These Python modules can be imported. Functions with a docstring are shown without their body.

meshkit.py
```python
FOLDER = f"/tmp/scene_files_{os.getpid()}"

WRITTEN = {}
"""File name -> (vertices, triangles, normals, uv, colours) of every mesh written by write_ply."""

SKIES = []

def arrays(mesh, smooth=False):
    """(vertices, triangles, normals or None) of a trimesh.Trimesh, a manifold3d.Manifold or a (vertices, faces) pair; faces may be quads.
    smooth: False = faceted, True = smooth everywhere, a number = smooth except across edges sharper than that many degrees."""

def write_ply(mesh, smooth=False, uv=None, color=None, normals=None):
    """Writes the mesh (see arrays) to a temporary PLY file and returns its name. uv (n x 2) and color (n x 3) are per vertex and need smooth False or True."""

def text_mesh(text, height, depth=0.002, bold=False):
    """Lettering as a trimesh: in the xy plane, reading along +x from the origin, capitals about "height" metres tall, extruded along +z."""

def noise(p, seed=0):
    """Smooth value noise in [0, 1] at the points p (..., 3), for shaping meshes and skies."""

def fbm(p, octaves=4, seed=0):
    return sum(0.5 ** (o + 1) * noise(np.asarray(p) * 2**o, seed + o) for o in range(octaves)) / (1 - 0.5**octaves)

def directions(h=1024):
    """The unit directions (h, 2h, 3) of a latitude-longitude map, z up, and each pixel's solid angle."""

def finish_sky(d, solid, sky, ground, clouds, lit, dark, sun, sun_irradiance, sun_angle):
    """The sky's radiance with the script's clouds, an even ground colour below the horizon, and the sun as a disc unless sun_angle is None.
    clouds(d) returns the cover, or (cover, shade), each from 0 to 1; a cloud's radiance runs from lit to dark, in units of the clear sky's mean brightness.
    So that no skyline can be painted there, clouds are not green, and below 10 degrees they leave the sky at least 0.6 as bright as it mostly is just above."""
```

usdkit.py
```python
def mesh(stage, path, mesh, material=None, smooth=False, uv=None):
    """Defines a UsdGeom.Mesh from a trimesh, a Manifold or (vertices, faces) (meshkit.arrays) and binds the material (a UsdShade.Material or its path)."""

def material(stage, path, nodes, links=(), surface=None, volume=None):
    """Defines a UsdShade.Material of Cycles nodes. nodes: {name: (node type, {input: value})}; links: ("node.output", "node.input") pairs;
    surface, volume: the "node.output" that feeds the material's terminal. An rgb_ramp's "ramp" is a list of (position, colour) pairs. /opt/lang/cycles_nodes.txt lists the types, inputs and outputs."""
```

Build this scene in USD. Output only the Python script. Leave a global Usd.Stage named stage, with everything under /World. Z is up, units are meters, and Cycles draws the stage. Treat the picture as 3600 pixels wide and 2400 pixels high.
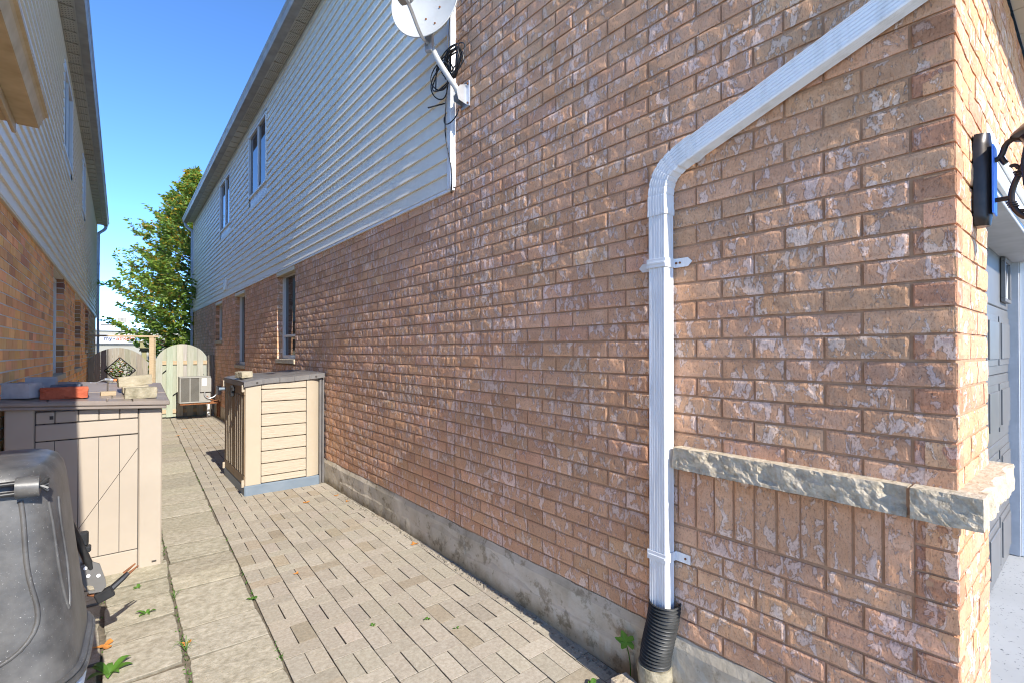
import math, random
import numpy as np, trimesh, usdkit, meshkit
from shapely.geometry import Polygon, box as sbox
from shapely.ops import unary_union
from pxr import Usd, UsdGeom, UsdLux, UsdShade, Sdf, Gf, Vt

stage = Usd.Stage.CreateInMemory()
UsdGeom.SetStageUpAxis(stage, UsdGeom.Tokens.z)
UsdGeom.SetStageMetersPerUnit(stage, 1.0)
world = UsdGeom.Xform.Define(stage, '/World')
stage.SetDefaultPrim(world.GetPrim())
rng = np.random.default_rng(7)
random.seed(7)

# ---------------------------------------------------------------- camera
YAW = math.radians(39.344); PITCH = math.radians(0.43)
cam = UsdGeom.Camera.Define(stage, '/World/camera')
cam.CreateHorizontalApertureAttr(36.0); cam.CreateVerticalApertureAttr(24.0)
cam.CreateFocalLengthAttr(17.2)
cam.CreateVerticalApertureOffsetAttr(0.21)
cam.CreateClippingRangeAttr(Gf.Vec2f(0.05, 2000))
EYE = np.array([0, 0, 1.70])
fwd = np.array([math.sin(YAW) * math.cos(PITCH), math.cos(YAW) * math.cos(PITCH), math.sin(PITCH)])
rgt = np.array([math.cos(YAW), -math.sin(YAW), 0]); upv = np.cross(rgt, fwd)
cam.AddTransformOp().Set(Gf.Matrix4d(*rgt, 0, *upv, 0, *(-fwd), 0, *EYE, 1))
cam.CreateExposureAttr(1.88)

# ---------------------------------------------------------------- sky and sun
SUN_EL = math.radians(34.0); SUN_HEAD = math.radians(1.5)      # sunlight travels along +Y, a touch towards +X
to_sun = np.array([-math.sin(SUN_HEAD) * math.cos(SUN_EL), -math.cos(SUN_HEAD) * math.cos(SUN_EL), math.sin(SUN_EL)])
sky_mat = usdkit.material(stage, '/World/Looks/sky', {
    's': ('sky_texture', {'sky_type': 'single_scattering', 'sun_disc': False, 'sun_elevation': SUN_EL,
                          'sun_rotation': math.atan2(to_sun[0], to_sun[1]), 'air_density': 0.42, 'aerosol_density': 0.05, 'ozone_density': 4.0}),
    'h': ('hsv', {'hue': 0.5, 'saturation': 1.10, 'value': 1.0, 'fac': 1.0}),
    'b': ('background_shader', {'strength': 0.145})}, [('s.color', 'h.color'), ('h.color', 'b.color')], surface='b.background')
dome = UsdLux.DomeLight.Define(stage, '/World/sky')
UsdShade.MaterialBindingAPI.Apply(dome.GetPrim()).Bind(sky_mat)
sun = UsdLux.DistantLight.Define(stage, '/World/sun')
sun.CreateIntensityAttr(0.57); sun.CreateAngleAttr(0.5); sun.CreateNormalizeAttr(True)
sun.CreateColorAttr(Gf.Vec3f(1.0, 0.955, 0.88))
zb = to_sun; xb = np.cross([0, 0, 1], zb); xb /= np.linalg.norm(xb); yb = np.cross(zb, xb)
sun.AddTransformOp().Set(Gf.Matrix4d(*xb, 0, *yb, 0, *zb, 0, 0, 0, 50, 1))
for p_ in (dome.GetPrim(), sun.GetPrim()):
    p_.SetCustomDataByKey('kind', 'structure')
dome.GetPrim().SetCustomDataByKey('label', 'clear deep blue daytime sky over the alley')
dome.GetPrim().SetCustomDataByKey('category', 'sky')

# ---------------------------------------------------------------- materials
def M_(name, nodes, links, surface='p.BSDF'):
    return usdkit.material(stage, '/World/Looks/' + name, nodes, links, surface=surface)

def plain(name, c, rough=0.5, metallic=0.0, spec=0.5, coat=0.0):
    return M_(name, {'p': ('principled_bsdf', {'base_color': c, 'roughness': rough, 'metallic': metallic,
                                               'specular_ior_level': spec, 'coat_weight': coat})}, [])

def noisy(name, c1, c2, scale=6.0, rough=0.6, bump=0.0, bscale=60.0, tone=False, stretch=(1, 1, 1), metallic=0.0, spec=0.4,
          lo=0.3, hi=0.7, detail=6.0, specks=None, rough2=None, bdist=0.002):
    n = {'g': ('geometry', {}), 'm': ('mapping', {'scale': stretch}),
         'n': ('noise_texture', {'scale': scale, 'detail': detail, 'roughness': 0.62}),
         'r': ('rgb_ramp', {'ramp': [(lo, c1), (hi, c2)]}),
         'p': ('principled_bsdf', {'roughness': rough, 'metallic': metallic, 'specular_ior_level': spec})}
    l = [('g.position', 'm.vector'), ('m.vector', 'n.vector'), ('n.fac', 'r.fac')]
    out = 'r.color'
    if specks:
        sc, dark, thr = specks
        n['sn'] = ('noise_texture', {'scale': sc, 'detail': 3.0, 'roughness': 0.7})
        n['sr'] = ('rgb_ramp', {'ramp': [(thr, (0, 0, 0)), (thr + 0.05, (1, 1, 1))]})
        n['smx'] = ('mix_color', {'blend_type': 'mix', 'b': dark})
        l += [('g.position', 'sn.vector'), ('sn.fac', 'sr.fac'), (out, 'smx.a'), ('sr.color', 'smx.fac')]
        out = 'smx.result'
    if tone:
        n['a'] = ('attribute', {'attribute': 'tone'})
        n['t'] = ('mix_color', {'blend_type': 'multiply', 'fac': 1.0})
        l += [(out, 't.a'), ('a.color', 't.b')]
        out = 't.result'
    l.append((out, 'p.base_color'))
    if bump:
        n['bn'] = ('noise_texture', {'scale': bscale, 'detail': 5.0, 'roughness': 0.65})
        n['b'] = ('bump', {'strength': bump, 'distance': bdist})
        l += [('m.vector', 'bn.vector'), ('bn.fac', 'b.height'), ('b.normal', 'p.normal')]
    return M_(name, n, l)

def rockface(name, base1, base2, pale1, pale2, amount=0.53, bumpd=0.006):
    """Split-faced clay brick: earthy ground, paler torn patches with crisp edges, craggy relief."""
    n = {'g': ('geometry', {}), 'm': ('mapping', {'scale': (1.0, 1.45, 0.85)}),
         'n1': ('noise_texture', {'scale': 17.0, 'detail': 6.0, 'roughness': 0.66, 'distortion': 0.5}),
         'nb': ('noise_texture', {'scale': 4.5, 'detail': 2.0}), 'th': ('math', {'math_type': 'multiply_add', 'value2': 0.30}),
         'n2': ('noise_texture', {'scale': 95.0, 'detail': 6.0, 'roughness': 0.75}),
         'n3': ('noise_texture', {'scale': 5.0, 'detail': 3.0}),
         'v': ('voronoi_texture', {'scale': 34.0, 'feature': 'f1', 'randomness': 1.0}),
         'mask': ('rgb_ramp', {'ramp': [(amount + 0.155, (0, 0, 0)), (amount + 0.18, (1, 1, 1))]}),
         'cb': ('rgb_ramp', {'ramp': [(0.3, base1), (0.7, base2)]}),
         'cp': ('rgb_ramp', {'ramp': [(0.35, pale1), (0.65, pale2)]}),
         'mx': ('mix_color', {'blend_type': 'mix'}),
         'grit': ('rgb_ramp', {'ramp': [(0.34, (0.58, 0.55, 0.53)), (0.47, (1, 1, 1)), (0.7, (1.06, 1.05, 1.04))]}),
         'gm': ('mix_color', {'blend_type': 'multiply', 'fac': 1.0}),
         'a': ('attribute', {'attribute': 'tone'}), 't': ('mix_color', {'blend_type': 'multiply', 'fac': 1.0}),
         'h1': ('math', {'math_type': 'multiply', 'value2': 0.55}),
         'h2': ('math', {'math_type': 'multiply_add', 'value2': 0.85}),
         'h3': ('math', {'math_type': 'multiply_add', 'value2': 0.35}),
         'bw': ('rgb_to_bw', {}),
         'b': ('bump', {'strength': 1.0, 'distance': bumpd}),
         'p': ('principled_bsdf', {'roughness': 0.92, 'specular_ior_level': 0.12})}
    l = [('g.position', 'm.vector'), ('m.vector', 'n1.vector'), ('m.vector', 'n2.vector'), ('g.position', 'n3.vector'), ('m.vector', 'v.vector'),
         ('g.position', 'nb.vector'), ('nb.fac', 'th.value1'), ('n1.fac', 'th.value3'), ('th.value', 'mask.fac'), ('n3.fac', 'cb.fac'), ('n2.fac', 'cp.fac'), ('cb.color', 'mx.a'), ('cp.color', 'mx.b'), ('mask.color', 'mx.fac'),
         ('n2.fac', 'grit.fac'), ('mx.result', 'gm.a'), ('grit.color', 'gm.b'), ('gm.result', 't.a'), ('a.color', 't.b'), ('t.result', 'p.base_color'),
         ('mask.color', 'bw.color'), ('bw.val', 'h1.value1'), ('n2.fac', 'h2.value1'), ('h1.value', 'h2.value3'),
         ('v.distance', 'h3.value1'), ('h2.value', 'h3.value3'), ('h3.value', 'b.height'), ('b.normal', 'p.normal')]
    return M_(name, n, l)

MAT = {}
MAT['brick'] = rockface('rock_face_brick', (0.63, 0.345, 0.195), (0.74, 0.43, 0.262), (0.74, 0.495, 0.365), (0.82, 0.605, 0.48), 0.53, 0.0065)
MAT['mortar'] = noisy('brown_mortar', (0.36, 0.20, 0.108), (0.46, 0.275, 0.16), 30, 0.9, 0.5, 120)
MAT['obrick'] = noisy('orange_brick', (0.74, 0.33, 0.11), (0.86, 0.48, 0.20), 9, 0.8, 0.5, 90, True, (6, 6, 0.6))
MAT['gmortar'] = noisy('grey_mortar', (0.58, 0.55, 0.52), (0.70, 0.67, 0.63), 40, 0.9, 0.4, 140)
MAT['parge'] = M_('parged_concrete', {
    'g': ('geometry', {}), 'n': ('noise_texture', {'scale': 2.6, 'detail': 7.0, 'roughness': 0.65}),
    'r': ('rgb_ramp', {'ramp': [(0.30, (0.34, 0.29, 0.21)), (0.48, (0.52, 0.45, 0.34)), (0.70, (0.64, 0.565, 0.45))]}),
    'n2': ('noise_texture', {'scale': 9.0, 'detail': 6.0, 'roughness': 0.7}),
    'r2': ('rgb_ramp', {'ramp': [(0.38, (0.62, 0.60, 0.56)), (0.46, (1, 1, 1))]}),
    'mm': ('mix_color', {'blend_type': 'multiply', 'fac': 1.0}),
    'bn': ('noise_texture', {'scale': 28.0, 'detail': 7.0, 'roughness': 0.7}), 'b': ('bump', {'strength': 0.8, 'distance': 0.006}),
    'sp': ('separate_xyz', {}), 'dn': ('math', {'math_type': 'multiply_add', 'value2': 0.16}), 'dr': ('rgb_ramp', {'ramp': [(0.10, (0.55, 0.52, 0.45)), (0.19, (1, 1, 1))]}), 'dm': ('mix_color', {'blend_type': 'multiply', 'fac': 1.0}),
    'p': ('principled_bsdf', {'roughness': 0.9, 'specular_ior_level': 0.2})},
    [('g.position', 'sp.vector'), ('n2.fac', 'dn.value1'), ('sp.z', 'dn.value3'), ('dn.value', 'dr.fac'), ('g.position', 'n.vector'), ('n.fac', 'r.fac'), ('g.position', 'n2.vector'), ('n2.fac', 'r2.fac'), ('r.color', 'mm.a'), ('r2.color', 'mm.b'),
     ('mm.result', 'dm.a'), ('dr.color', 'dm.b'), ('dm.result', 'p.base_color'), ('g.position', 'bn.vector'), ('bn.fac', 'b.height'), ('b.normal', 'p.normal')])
MAT['paver'] = noisy('concrete_paver', (0.295, 0.252, 0.192), (0.43, 0.38, 0.30), 55, 0.92, 1.0, 120, True, specks=(260, (0.19, 0.165, 0.13), 0.62), spec=0.2)
MAT['slab'] = noisy('weathered_slab', (0.27, 0.238, 0.17), (0.47, 0.42, 0.325), 26, 0.92, 1.0, 55, True, specks=(200, (0.20, 0.175, 0.13), 0.60), spec=0.2, bdist=0.004)
MAT['joint'] = noisy('joint_soil', (0.085, 0.07, 0.048), (0.22, 0.18, 0.125), 30, 0.95, 0.6, 90)
MAT['asphalt'] = noisy('asphalt', (0.045, 0.045, 0.045), (0.065, 0.063, 0.06), 20, 0.9, 0.5, 200)
MAT['epoxy'] = noisy('painted_concrete', (0.36, 0.36, 0.35), (0.41, 0.41, 0.40), 3, 0.45, 0.3, 90, specks=(45, (0.06, 0.07, 0.08), 0.62))
MAT['siding'] = noisy('vinyl_siding', (0.80, 0.74, 0.61), (0.85, 0.795, 0.67), 1.2, 0.45, 0.15, 40, stretch=(1, 0.3, 1))
MAT['white'] = noisy('white_aluminium', (0.60, 0.585, 0.55), (0.76, 0.755, 0.735), 5, 0.38, 0.1, 20, stretch=(3, 3, 0.5), lo=0.25, hi=0.5)
MAT['vinyl'] = plain('white_vinyl', (0.74, 0.73, 0.69), 0.4)
MAT['beige_trim'] = plain('beige_trim', (0.62, 0.54, 0.38), 0.5)
MAT['soffit'] = plain('soffit_beige', (0.50, 0.45, 0.36), 0.55)
MAT['gutter'] = noisy('taupe_gutter', (0.24, 0.205, 0.165), (0.38, 0.33, 0.27), 5, 0.45, 0.1, 20)
MAT['gutter2'] = noisy('tan_gutter', (0.34, 0.26, 0.15), (0.52, 0.42, 0.27), 7, 0.5, 0.2, 30)
MAT['shingle'] = noisy('asphalt_shingle', (0.06, 0.055, 0.05), (0.11, 0.10, 0.09), 40, 0.95, 0.6, 200)
MAT['pane'] = plain('window_pane', (0.006, 0.009, 0.016), 0.03, 0.0, 0.4, 0.0)
MAT['bluegrey'] = plain('blue_grey_metal', (0.40, 0.44, 0.50), 0.4)
MAT['black'] = noisy('black_plastic', (0.012, 0.012, 0.013), (0.03, 0.03, 0.03), 12, 0.4, 0.1, 60)
MAT['rubber'] = plain('black_cable', (0.008, 0.008, 0.008), 0.4)
MAT['hose'] = noisy('corrugated_hose', (0.018, 0.02, 0.02), (0.05, 0.05, 0.048), 14, 0.45, 0.2, 60)
MAT['iron'] = noisy('dark_bronze_metal', (0.018, 0.013, 0.010), (0.04, 0.028, 0.02), 18, 0.32, 0.1, 80, metallic=0.3)
MAT['bluefilm'] = plain('blue_film', (0.05, 0.21, 0.80), 0.35)
MAT['glass'] = M_('clear_glass', {'t': ('transparent_bsdf', {'color': (0.92, 0.94, 0.92)}), 'g': ('glossy_bsdf', {'roughness': 0.03, 'color': (1, 1, 1)}),
                                  'f': ('fresnel', {'IOR': 1.5}), 'm': ('mix_closure', {})},
                  [('f.fac', 'm.fac'), ('t.BSDF', 'm.closure1'), ('g.BSDF', 'm.closure2')], 'm.closure')
MAT['doorgrey'] = noisy('grey_painted_steel', (0.125, 0.120, 0.112), (0.16, 0.154, 0.145), 3, 0.4, 0.1, 20)
MAT['jamb'] = noisy('grey_painted_wood', (0.36, 0.36, 0.36), (0.44, 0.44, 0.44), 8, 0.6, 0.2, 60)
MAT['stone'] = noisy('rough_limestone', (0.38, 0.305, 0.20), (0.58, 0.495, 0.37), 30, 0.9, 1.0, 40, bdist=0.012)
MAT['galv'] = noisy('galvanised', (0.42, 0.43, 0.44), (0.55, 0.56, 0.57), 10, 0.35, metallic=0.7)
MAT['dish'] = noisy('dish_paint', (0.42, 0.42, 0.40), (0.50, 0.50, 0.475), 3, 0.4)
MAT['dishgrey'] = plain('grey_paint', (0.30, 0.29, 0.27), 0.45)
MAT['rust'] = noisy('rusty_steel', (0.10, 0.035, 0.015), (0.32, 0.13, 0.05), 40, 0.85, 0.4, 120)
MAT['cream'] = M_('cream_resin', {
    'g': ('geometry', {}), 'm': ('mapping', {'scale': (2.0, 2.0, 22.0)}), 'w': ('noise_texture', {'scale': 2.4, 'detail': 4.0, 'distortion': 1.4}),
    'r': ('rgb_ramp', {'ramp': [(0.3, (0.36, 0.295, 0.215)), (0.7, (0.42, 0.35, 0.26))]}), 'b': ('bump', {'strength': 0.7, 'distance': 0.006}),
    'p': ('principled_bsdf', {'roughness': 0.5, 'specular_ior_level': 0.35})},
    [('g.position', 'm.vector'), ('m.vector', 'w.vector'), ('w.fac', 'r.fac'), ('r.color', 'p.base_color'), ('w.fac', 'b.height'), ('b.normal', 'p.normal')])
MAT['creamsmooth'] = noisy('smooth_cream_resin', (0.38, 0.315, 0.23), (0.405, 0.34, 0.25), 3, 0.45)
MAT['brownwood'] = noisy('brown_resin_board', (0.17, 0.115, 0.065), (0.29, 0.205, 0.125), 4, 0.55, 0.5, 14, stretch=(10, 10, 0.7))
MAT['shedbase'] = noisy('blue_grey_resin', (0.13, 0.165, 0.20), (0.17, 0.205, 0.24), 4, 0.5, 0.1, 40)
MAT['lidgrey'] = noisy('dark_grey_resin', (0.115, 0.105, 0.098), (0.17, 0.158, 0.147), 5, 0.42, 0.2, 60)
MAT['taupe'] = noisy('taupe_resin', (0.35, 0.295, 0.23), (0.39, 0.33, 0.258), 2.2, 0.5, 0.1, 30)
MAT['lidtaupe'] = noisy('taupe_resin_lid', (0.185, 0.15, 0.125), (0.255, 0.21, 0.175), 4, 0.45, 0.15, 40, specks=(3.2, (0.19, 0.13, 0.10), 0.66))
MAT['groove'] = plain('dark_groove', (0.05, 0.042, 0.035), 0.8)
MAT['bin'] = noisy('dusty_black_plastic', (0.045, 0.044, 0.043), (0.125, 0.12, 0.112), 9, 0.40, 0.4, 45, specks=(150, (0.34, 0.33, 0.31), 0.66))
MAT['binband'] = plain('pale_blue_plastic', (0.33, 0.45, 0.62), 0.25)
MAT['binbody'] = plain('beige_plastic', (0.42, 0.36, 0.29), 0.5)
MAT['greyblock'] = noisy('grey_concrete_block', (0.30, 0.31, 0.33), (0.43, 0.43, 0.44), 14, 0.9, 0.7, 80)
MAT['blueblock'] = noisy('slate_blue_block', (0.075, 0.09, 0.12), (0.15, 0.165, 0.19), 12, 0.85, 0.6, 80)
MAT['redbrick'] = noisy('red_clay_brick', (0.34, 0.07, 0.03), (0.52, 0.13, 0.06), 10, 0.85, 1.0, 50, bdist=0.006)
MAT['yellowblock'] = noisy('sandy_stone_block', (0.27, 0.23, 0.15), (0.42, 0.365, 0.265), 10, 0.9, 0.9, 60, bdist=0.005)
MAT['mossblock'] = noisy('mossy_stone_block', (0.17, 0.15, 0.095), (0.40, 0.35, 0.25), 16, 0.92, 1.0, 60, bdist=0.006)
MAT['softwood'] = noisy('pale_wood', (0.33, 0.245, 0.145), (0.43, 0.33, 0.21), 8, 0.7, 0.3, 60, stretch=(1, 1, 8))
MAT['fence'] = noisy('weathered_cedar', (0.22, 0.195, 0.155), (0.34, 0.305, 0.25), 5, 0.85, 0.5, 40, True, (8, 8, 0.6), specks=(26, (0.20, 0.13, 0.07), 0.72))
MAT['fencegreen'] = noisy('pressure_treated_wood', (0.27, 0.275, 0.205), (0.38, 0.38, 0.31), 4, 0.8, 0.4, 40, True, (7, 7, 0.5), specks=(22, (0.26, 0.19, 0.10), 0.73))
MAT['acbody'] = noisy('ac_taupe_paint', (0.26, 0.25, 0.225), (0.29, 0.28, 0.252), 3, 0.45)
MAT['acdark'] = plain('ac_dark_interior', (0.03, 0.03, 0.03), 0.7)
MAT['sticker'] = plain('white_sticker', (0.80, 0.80, 0.80), 0.5)
MAT['bark'] = noisy('bark', (0.06, 0.04, 0.025), (0.13, 0.09, 0.06), 14, 0.95, 0.7, 50)
def leafy(name, c1, c2, trans):
    return M_(name, {'a': ('attribute', {'attribute': 'tone'}), 'd': ('principled_bsdf', {'roughness': 0.45, 'specular_ior_level': 0.4}),
                     'c': ('mix_color', {'blend_type': 'multiply', 'fac': 1.0, 'a': c1}), 'c2': ('mix_color', {'blend_type': 'multiply', 'fac': 1.0, 'a': c2}),
                     't': ('translucent_bsdf', {}), 'm': ('mix_closure', {'fac': trans})},
              [('a.color', 'c.b'), ('a.color', 'c2.b'), ('c.result', 'd.base_color'), ('c2.result', 't.color'), ('d.BSDF', 'm.closure1'), ('t.BSDF', 'm.closure2')], 'm.closure')
MAT['leaf'] = leafy('tree_leaf', (0.155, 0.235, 0.040), (0.30, 0.43, 0.06), 0.4)
MAT['shrubleaf'] = leafy('shrub_leaf', (0.12, 0.18, 0.035), (0.22, 0.30, 0.04), 0.35)
MAT['weedleaf'] = leafy('weed_leaf', (0.09, 0.20, 0.03), (0.16, 0.30, 0.04), 0.3)
MAT['deadleaf'] = noisy('orange_dead_leaf', (0.42, 0.14, 0.03), (0.60, 0.27, 0.06), 40, 0.7)
MAT['offwhite'] = noisy('off_white_wall', (0.29, 0.27, 0.22), (0.33, 0.31, 0.26), 0.4, 0.8)
MAT['signwhite'] = plain('sign_white', (0.50, 0.50, 0.51), 0.5)
MAT['navy'] = plain('sign_navy', (0.02, 0.03, 0.09), 0.5)
MAT['signred'] = plain('sign_red', (0.72, 0.10, 0.03), 0.5)
MAT['signblue'] = plain('sign_blue', (0.02, 0.20, 0.55), 0.5)
MAT['signgrey'] = plain('sign_grey', (0.45, 0.46, 0.48), 0.5)
MAT['olive'] = noisy('olive_paint', (0.20, 0.19, 0.09), (0.28, 0.26, 0.13), 20, 0.6)
MAT['orangegrip'] = plain('orange_grip', (0.65, 0.16, 0.03), 0.45)
MAT['grass'] = noisy('lawn', (0.05, 0.08, 0.02), (0.09, 0.12, 0.035), 12, 0.95, 0.6, 60)

# ---------------------------------------------------------------- scene helpers
used = {}
def path_for(name, parent):
    base = ('/World' if parent is None else str(parent.GetPath())) + '/' + name
    k = used.get(base, -1) + 1
    used[base] = k
    return base if k == 0 else f'{base}_{k:03d}'

def tag(p, label=None, cat=None, group=None, kind=None):
    for k, v in (('label', label), ('category', cat), ('group', group), ('kind', kind)):
        if v:
            p.SetCustomDataByKey(k, v)
    return p

def thing(name, label=None, cat=None, loc=(0, 0, 0), group=None, kind=None, parent=None):
    x = UsdGeom.Xform.Define(stage, path_for(name, parent))
    if tuple(loc) != (0, 0, 0):
        x.AddTranslateOp().Set(Gf.Vec3d(*map(float, loc)))
    return tag(x.GetPrim(), label, cat, group, kind)

class MB:
    """collects triangles (with a tone per vertex) into one mesh"""
    def __init__(s): s.v, s.f, s.t, s.n = [], [], [], 0
    def add(s, v, f, tone=(1, 1, 1)):
        v = np.asarray(v, float).reshape(-1, 3); f = np.asarray(f, int)
        if f.shape[1] == 4: f = np.vstack([f[:, [0, 1, 2]], f[:, [0, 2, 3]]])
        s.v.append(v); s.f.append(f + s.n); s.n += len(v)
        tone = np.asarray(tone, float)
        s.t.append(np.broadcast_to(tone, (len(v), 3)) if tone.ndim < 2 else tone)
        return s
    def tm(s, m, tone=(1, 1, 1)): return s.add(m.vertices, m.faces, tone)
    def box(s, lo, hi, bev=0.0, tone=(1, 1, 1), X=None):
        v, f = cbox(lo, hi, bev)
        return s.add(X(v) if X else v, f, tone)
    def tube(s, pts, r, sides=8, tone=(1, 1, 1)):
        v, f = tube(pts, r, sides); return s.add(v, f, tone)
    def prism(s, poly, lo, hi, axis=1, X=None, tone=(1, 1, 1)):
        m = trimesh.creation.extrude_polygon(poly, hi - lo, engine='earcut') if not isinstance(poly, list) else trimesh.creation.extrude_polygon(Polygon(poly), hi - lo, engine='earcut')
        v = np.array(m.vertices); v[:, 2] += lo
        if axis == 1: v = np.c_[v[:, 0], v[:, 2], v[:, 1]]      # polygon in x,z extruded along y
        elif axis == 0: v = np.c_[v[:, 2], v[:, 0], v[:, 1]]    # polygon in y,z extruded along x
        return s.add(X(v) if X else v, m.faces, tone)
    def arrays(s): return np.vstack(s.v), np.vstack(s.f), np.vstack(s.t)

def put(name, mb, m, parent=None, smooth=False, label=None, kind=None, cat=None, group=None):
    path = path_for(name, parent)
    v, f, t = mb.arrays() if isinstance(mb, MB) else (np.array(mb.vertices), np.array(mb.faces), None)
    ms = usdkit.mesh(stage, path, (v, f), MAT[m] if isinstance(m, str) else m, smooth=smooth)
    if t is not None and smooth is False:
        UsdGeom.PrimvarsAPI(ms).CreatePrimvar('tone', Sdf.ValueTypeNames.Color3fArray, 'vertex').Set(Vt.Vec3fArray.FromNumpy(t.astype(np.float32)))
    return tag(ms.GetPrim(), label, cat, group, kind)

_hull = {}
def cbox(lo, hi, b=0.0):
    lo, hi = np.minimum(lo, hi).astype(float), np.maximum(lo, hi).astype(float)
    c, h = (lo + hi) / 2, (hi - lo) / 2
    if b <= 0:
        s = np.array([[x, y, z] for x in (-1, 1) for y in (-1, 1) for z in (-1, 1)], float)
        f = [[0, 1, 3, 2], [4, 6, 7, 5], [0, 4, 5, 1], [2, 3, 7, 6], [0, 2, 6, 4], [1, 5, 7, 3]]
        return c + s * h, np.array([q for a in f for q in ([a[0], a[1], a[2]], [a[0], a[2], a[3]])])
    b = min(b, 0.45 * h.min())
    if 'f' not in _hull:
        pts = []
        for x in (-1, 1):
            for y in (-1, 1):
                for z in (-1, 1):
                    for k in range(3):
                        p = np.array([x, y, z], float) * 0.8; p[k] = [x, y, z][k]; pts.append(p)
        hull = trimesh.convex.convex_hull(np.array(pts))
        from scipy.spatial import cKDTree
        idx = cKDTree(np.array(pts)).query(hull.vertices)[1]
        _hull['f'] = idx[hull.faces]; _hull['p'] = np.array(pts)
    p = _hull['p']; sg = np.sign(p); full = np.abs(p) > 0.9
    return c + sg * np.where(full, h, h - b), _hull['f']

def tube(pts, r, sides=8):
    p = np.asarray(pts, float)
    t = np.gradient(p, axis=0); t /= np.linalg.norm(t, axis=1, keepdims=True) + 1e-12
    a = np.cross(t[0], [0, 0, 1.0] if abs(t[0][2]) < 0.9 else [1.0, 0, 0]); a /= np.linalg.norm(a)
    A = []
    for k in range(len(p)):
        a = a - t[k] * (a @ t[k]); a /= np.linalg.norm(a) + 1e-12; A.append(a)
    A = np.array(A); B = np.cross(t, A); ang = np.arange(sides) * 2 * np.pi / sides
    R = np.broadcast_to(np.asarray(r, float), (len(p),))
    v = p[:, None] + R[:, None, None] * (np.cos(ang)[None, :, None] * A[:, None] + np.sin(ang)[None, :, None] * B[:, None])
    v = v.reshape(-1, 3); f = []
    for i in range(len(p) - 1):
        for j in range(sides):
            k = (j + 1) % sides
            f += [[i * sides + j, i * sides + k, (i + 1) * sides + k], [i * sides + j, (i + 1) * sides + k, (i + 1) * sides + j]]
    n = len(v); v = np.vstack([v, p[0], p[-1]])
    for j in range(sides):
        k = (j + 1) % sides
        f += [[n, k, j], [n + 1, (len(p) - 1) * sides + j, (len(p) - 1) * sides + k]]
    return v, np.array(f)

def spline(pts, n=24):
    from scipy.interpolate import CubicSpline
    p = np.asarray(pts, float); s = np.r_[0, np.cumsum(np.linalg.norm(np.diff(p, axis=0), axis=1))]
    return CubicSpline(s, p)(np.linspace(0, s[-1], n))

def frame(O, T, N):
    O, T, N = (np.asarray(a, float) for a in (O, T, N))
    def X(v):
        v = np.asarray(v, float); return O + v[:, :1] * T + v[:, 1:2] * N + v[:, 2:3] * np.array([0, 0, 1.0])
    return X                                                    # local (along wall, out of wall, up)

def rotz(v, a, c=(0, 0, 0)):
    c = np.asarray(c, float); v = np.asarray(v, float) - c
    return np.c_[v[:, 0] * math.cos(a) - v[:, 1] * math.sin(a), v[:, 0] * math.sin(a) + v[:, 1] * math.cos(a), v[:, 2]] + c

def gz(y):
    return np.interp(y, [0.0, 1.3, 1.8, 2.45, 4.3, 6.2, 9, 15], [-0.06, -0.055, -0.043, -0.009, 0.015, 0.005, 0.0, -0.01])

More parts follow.
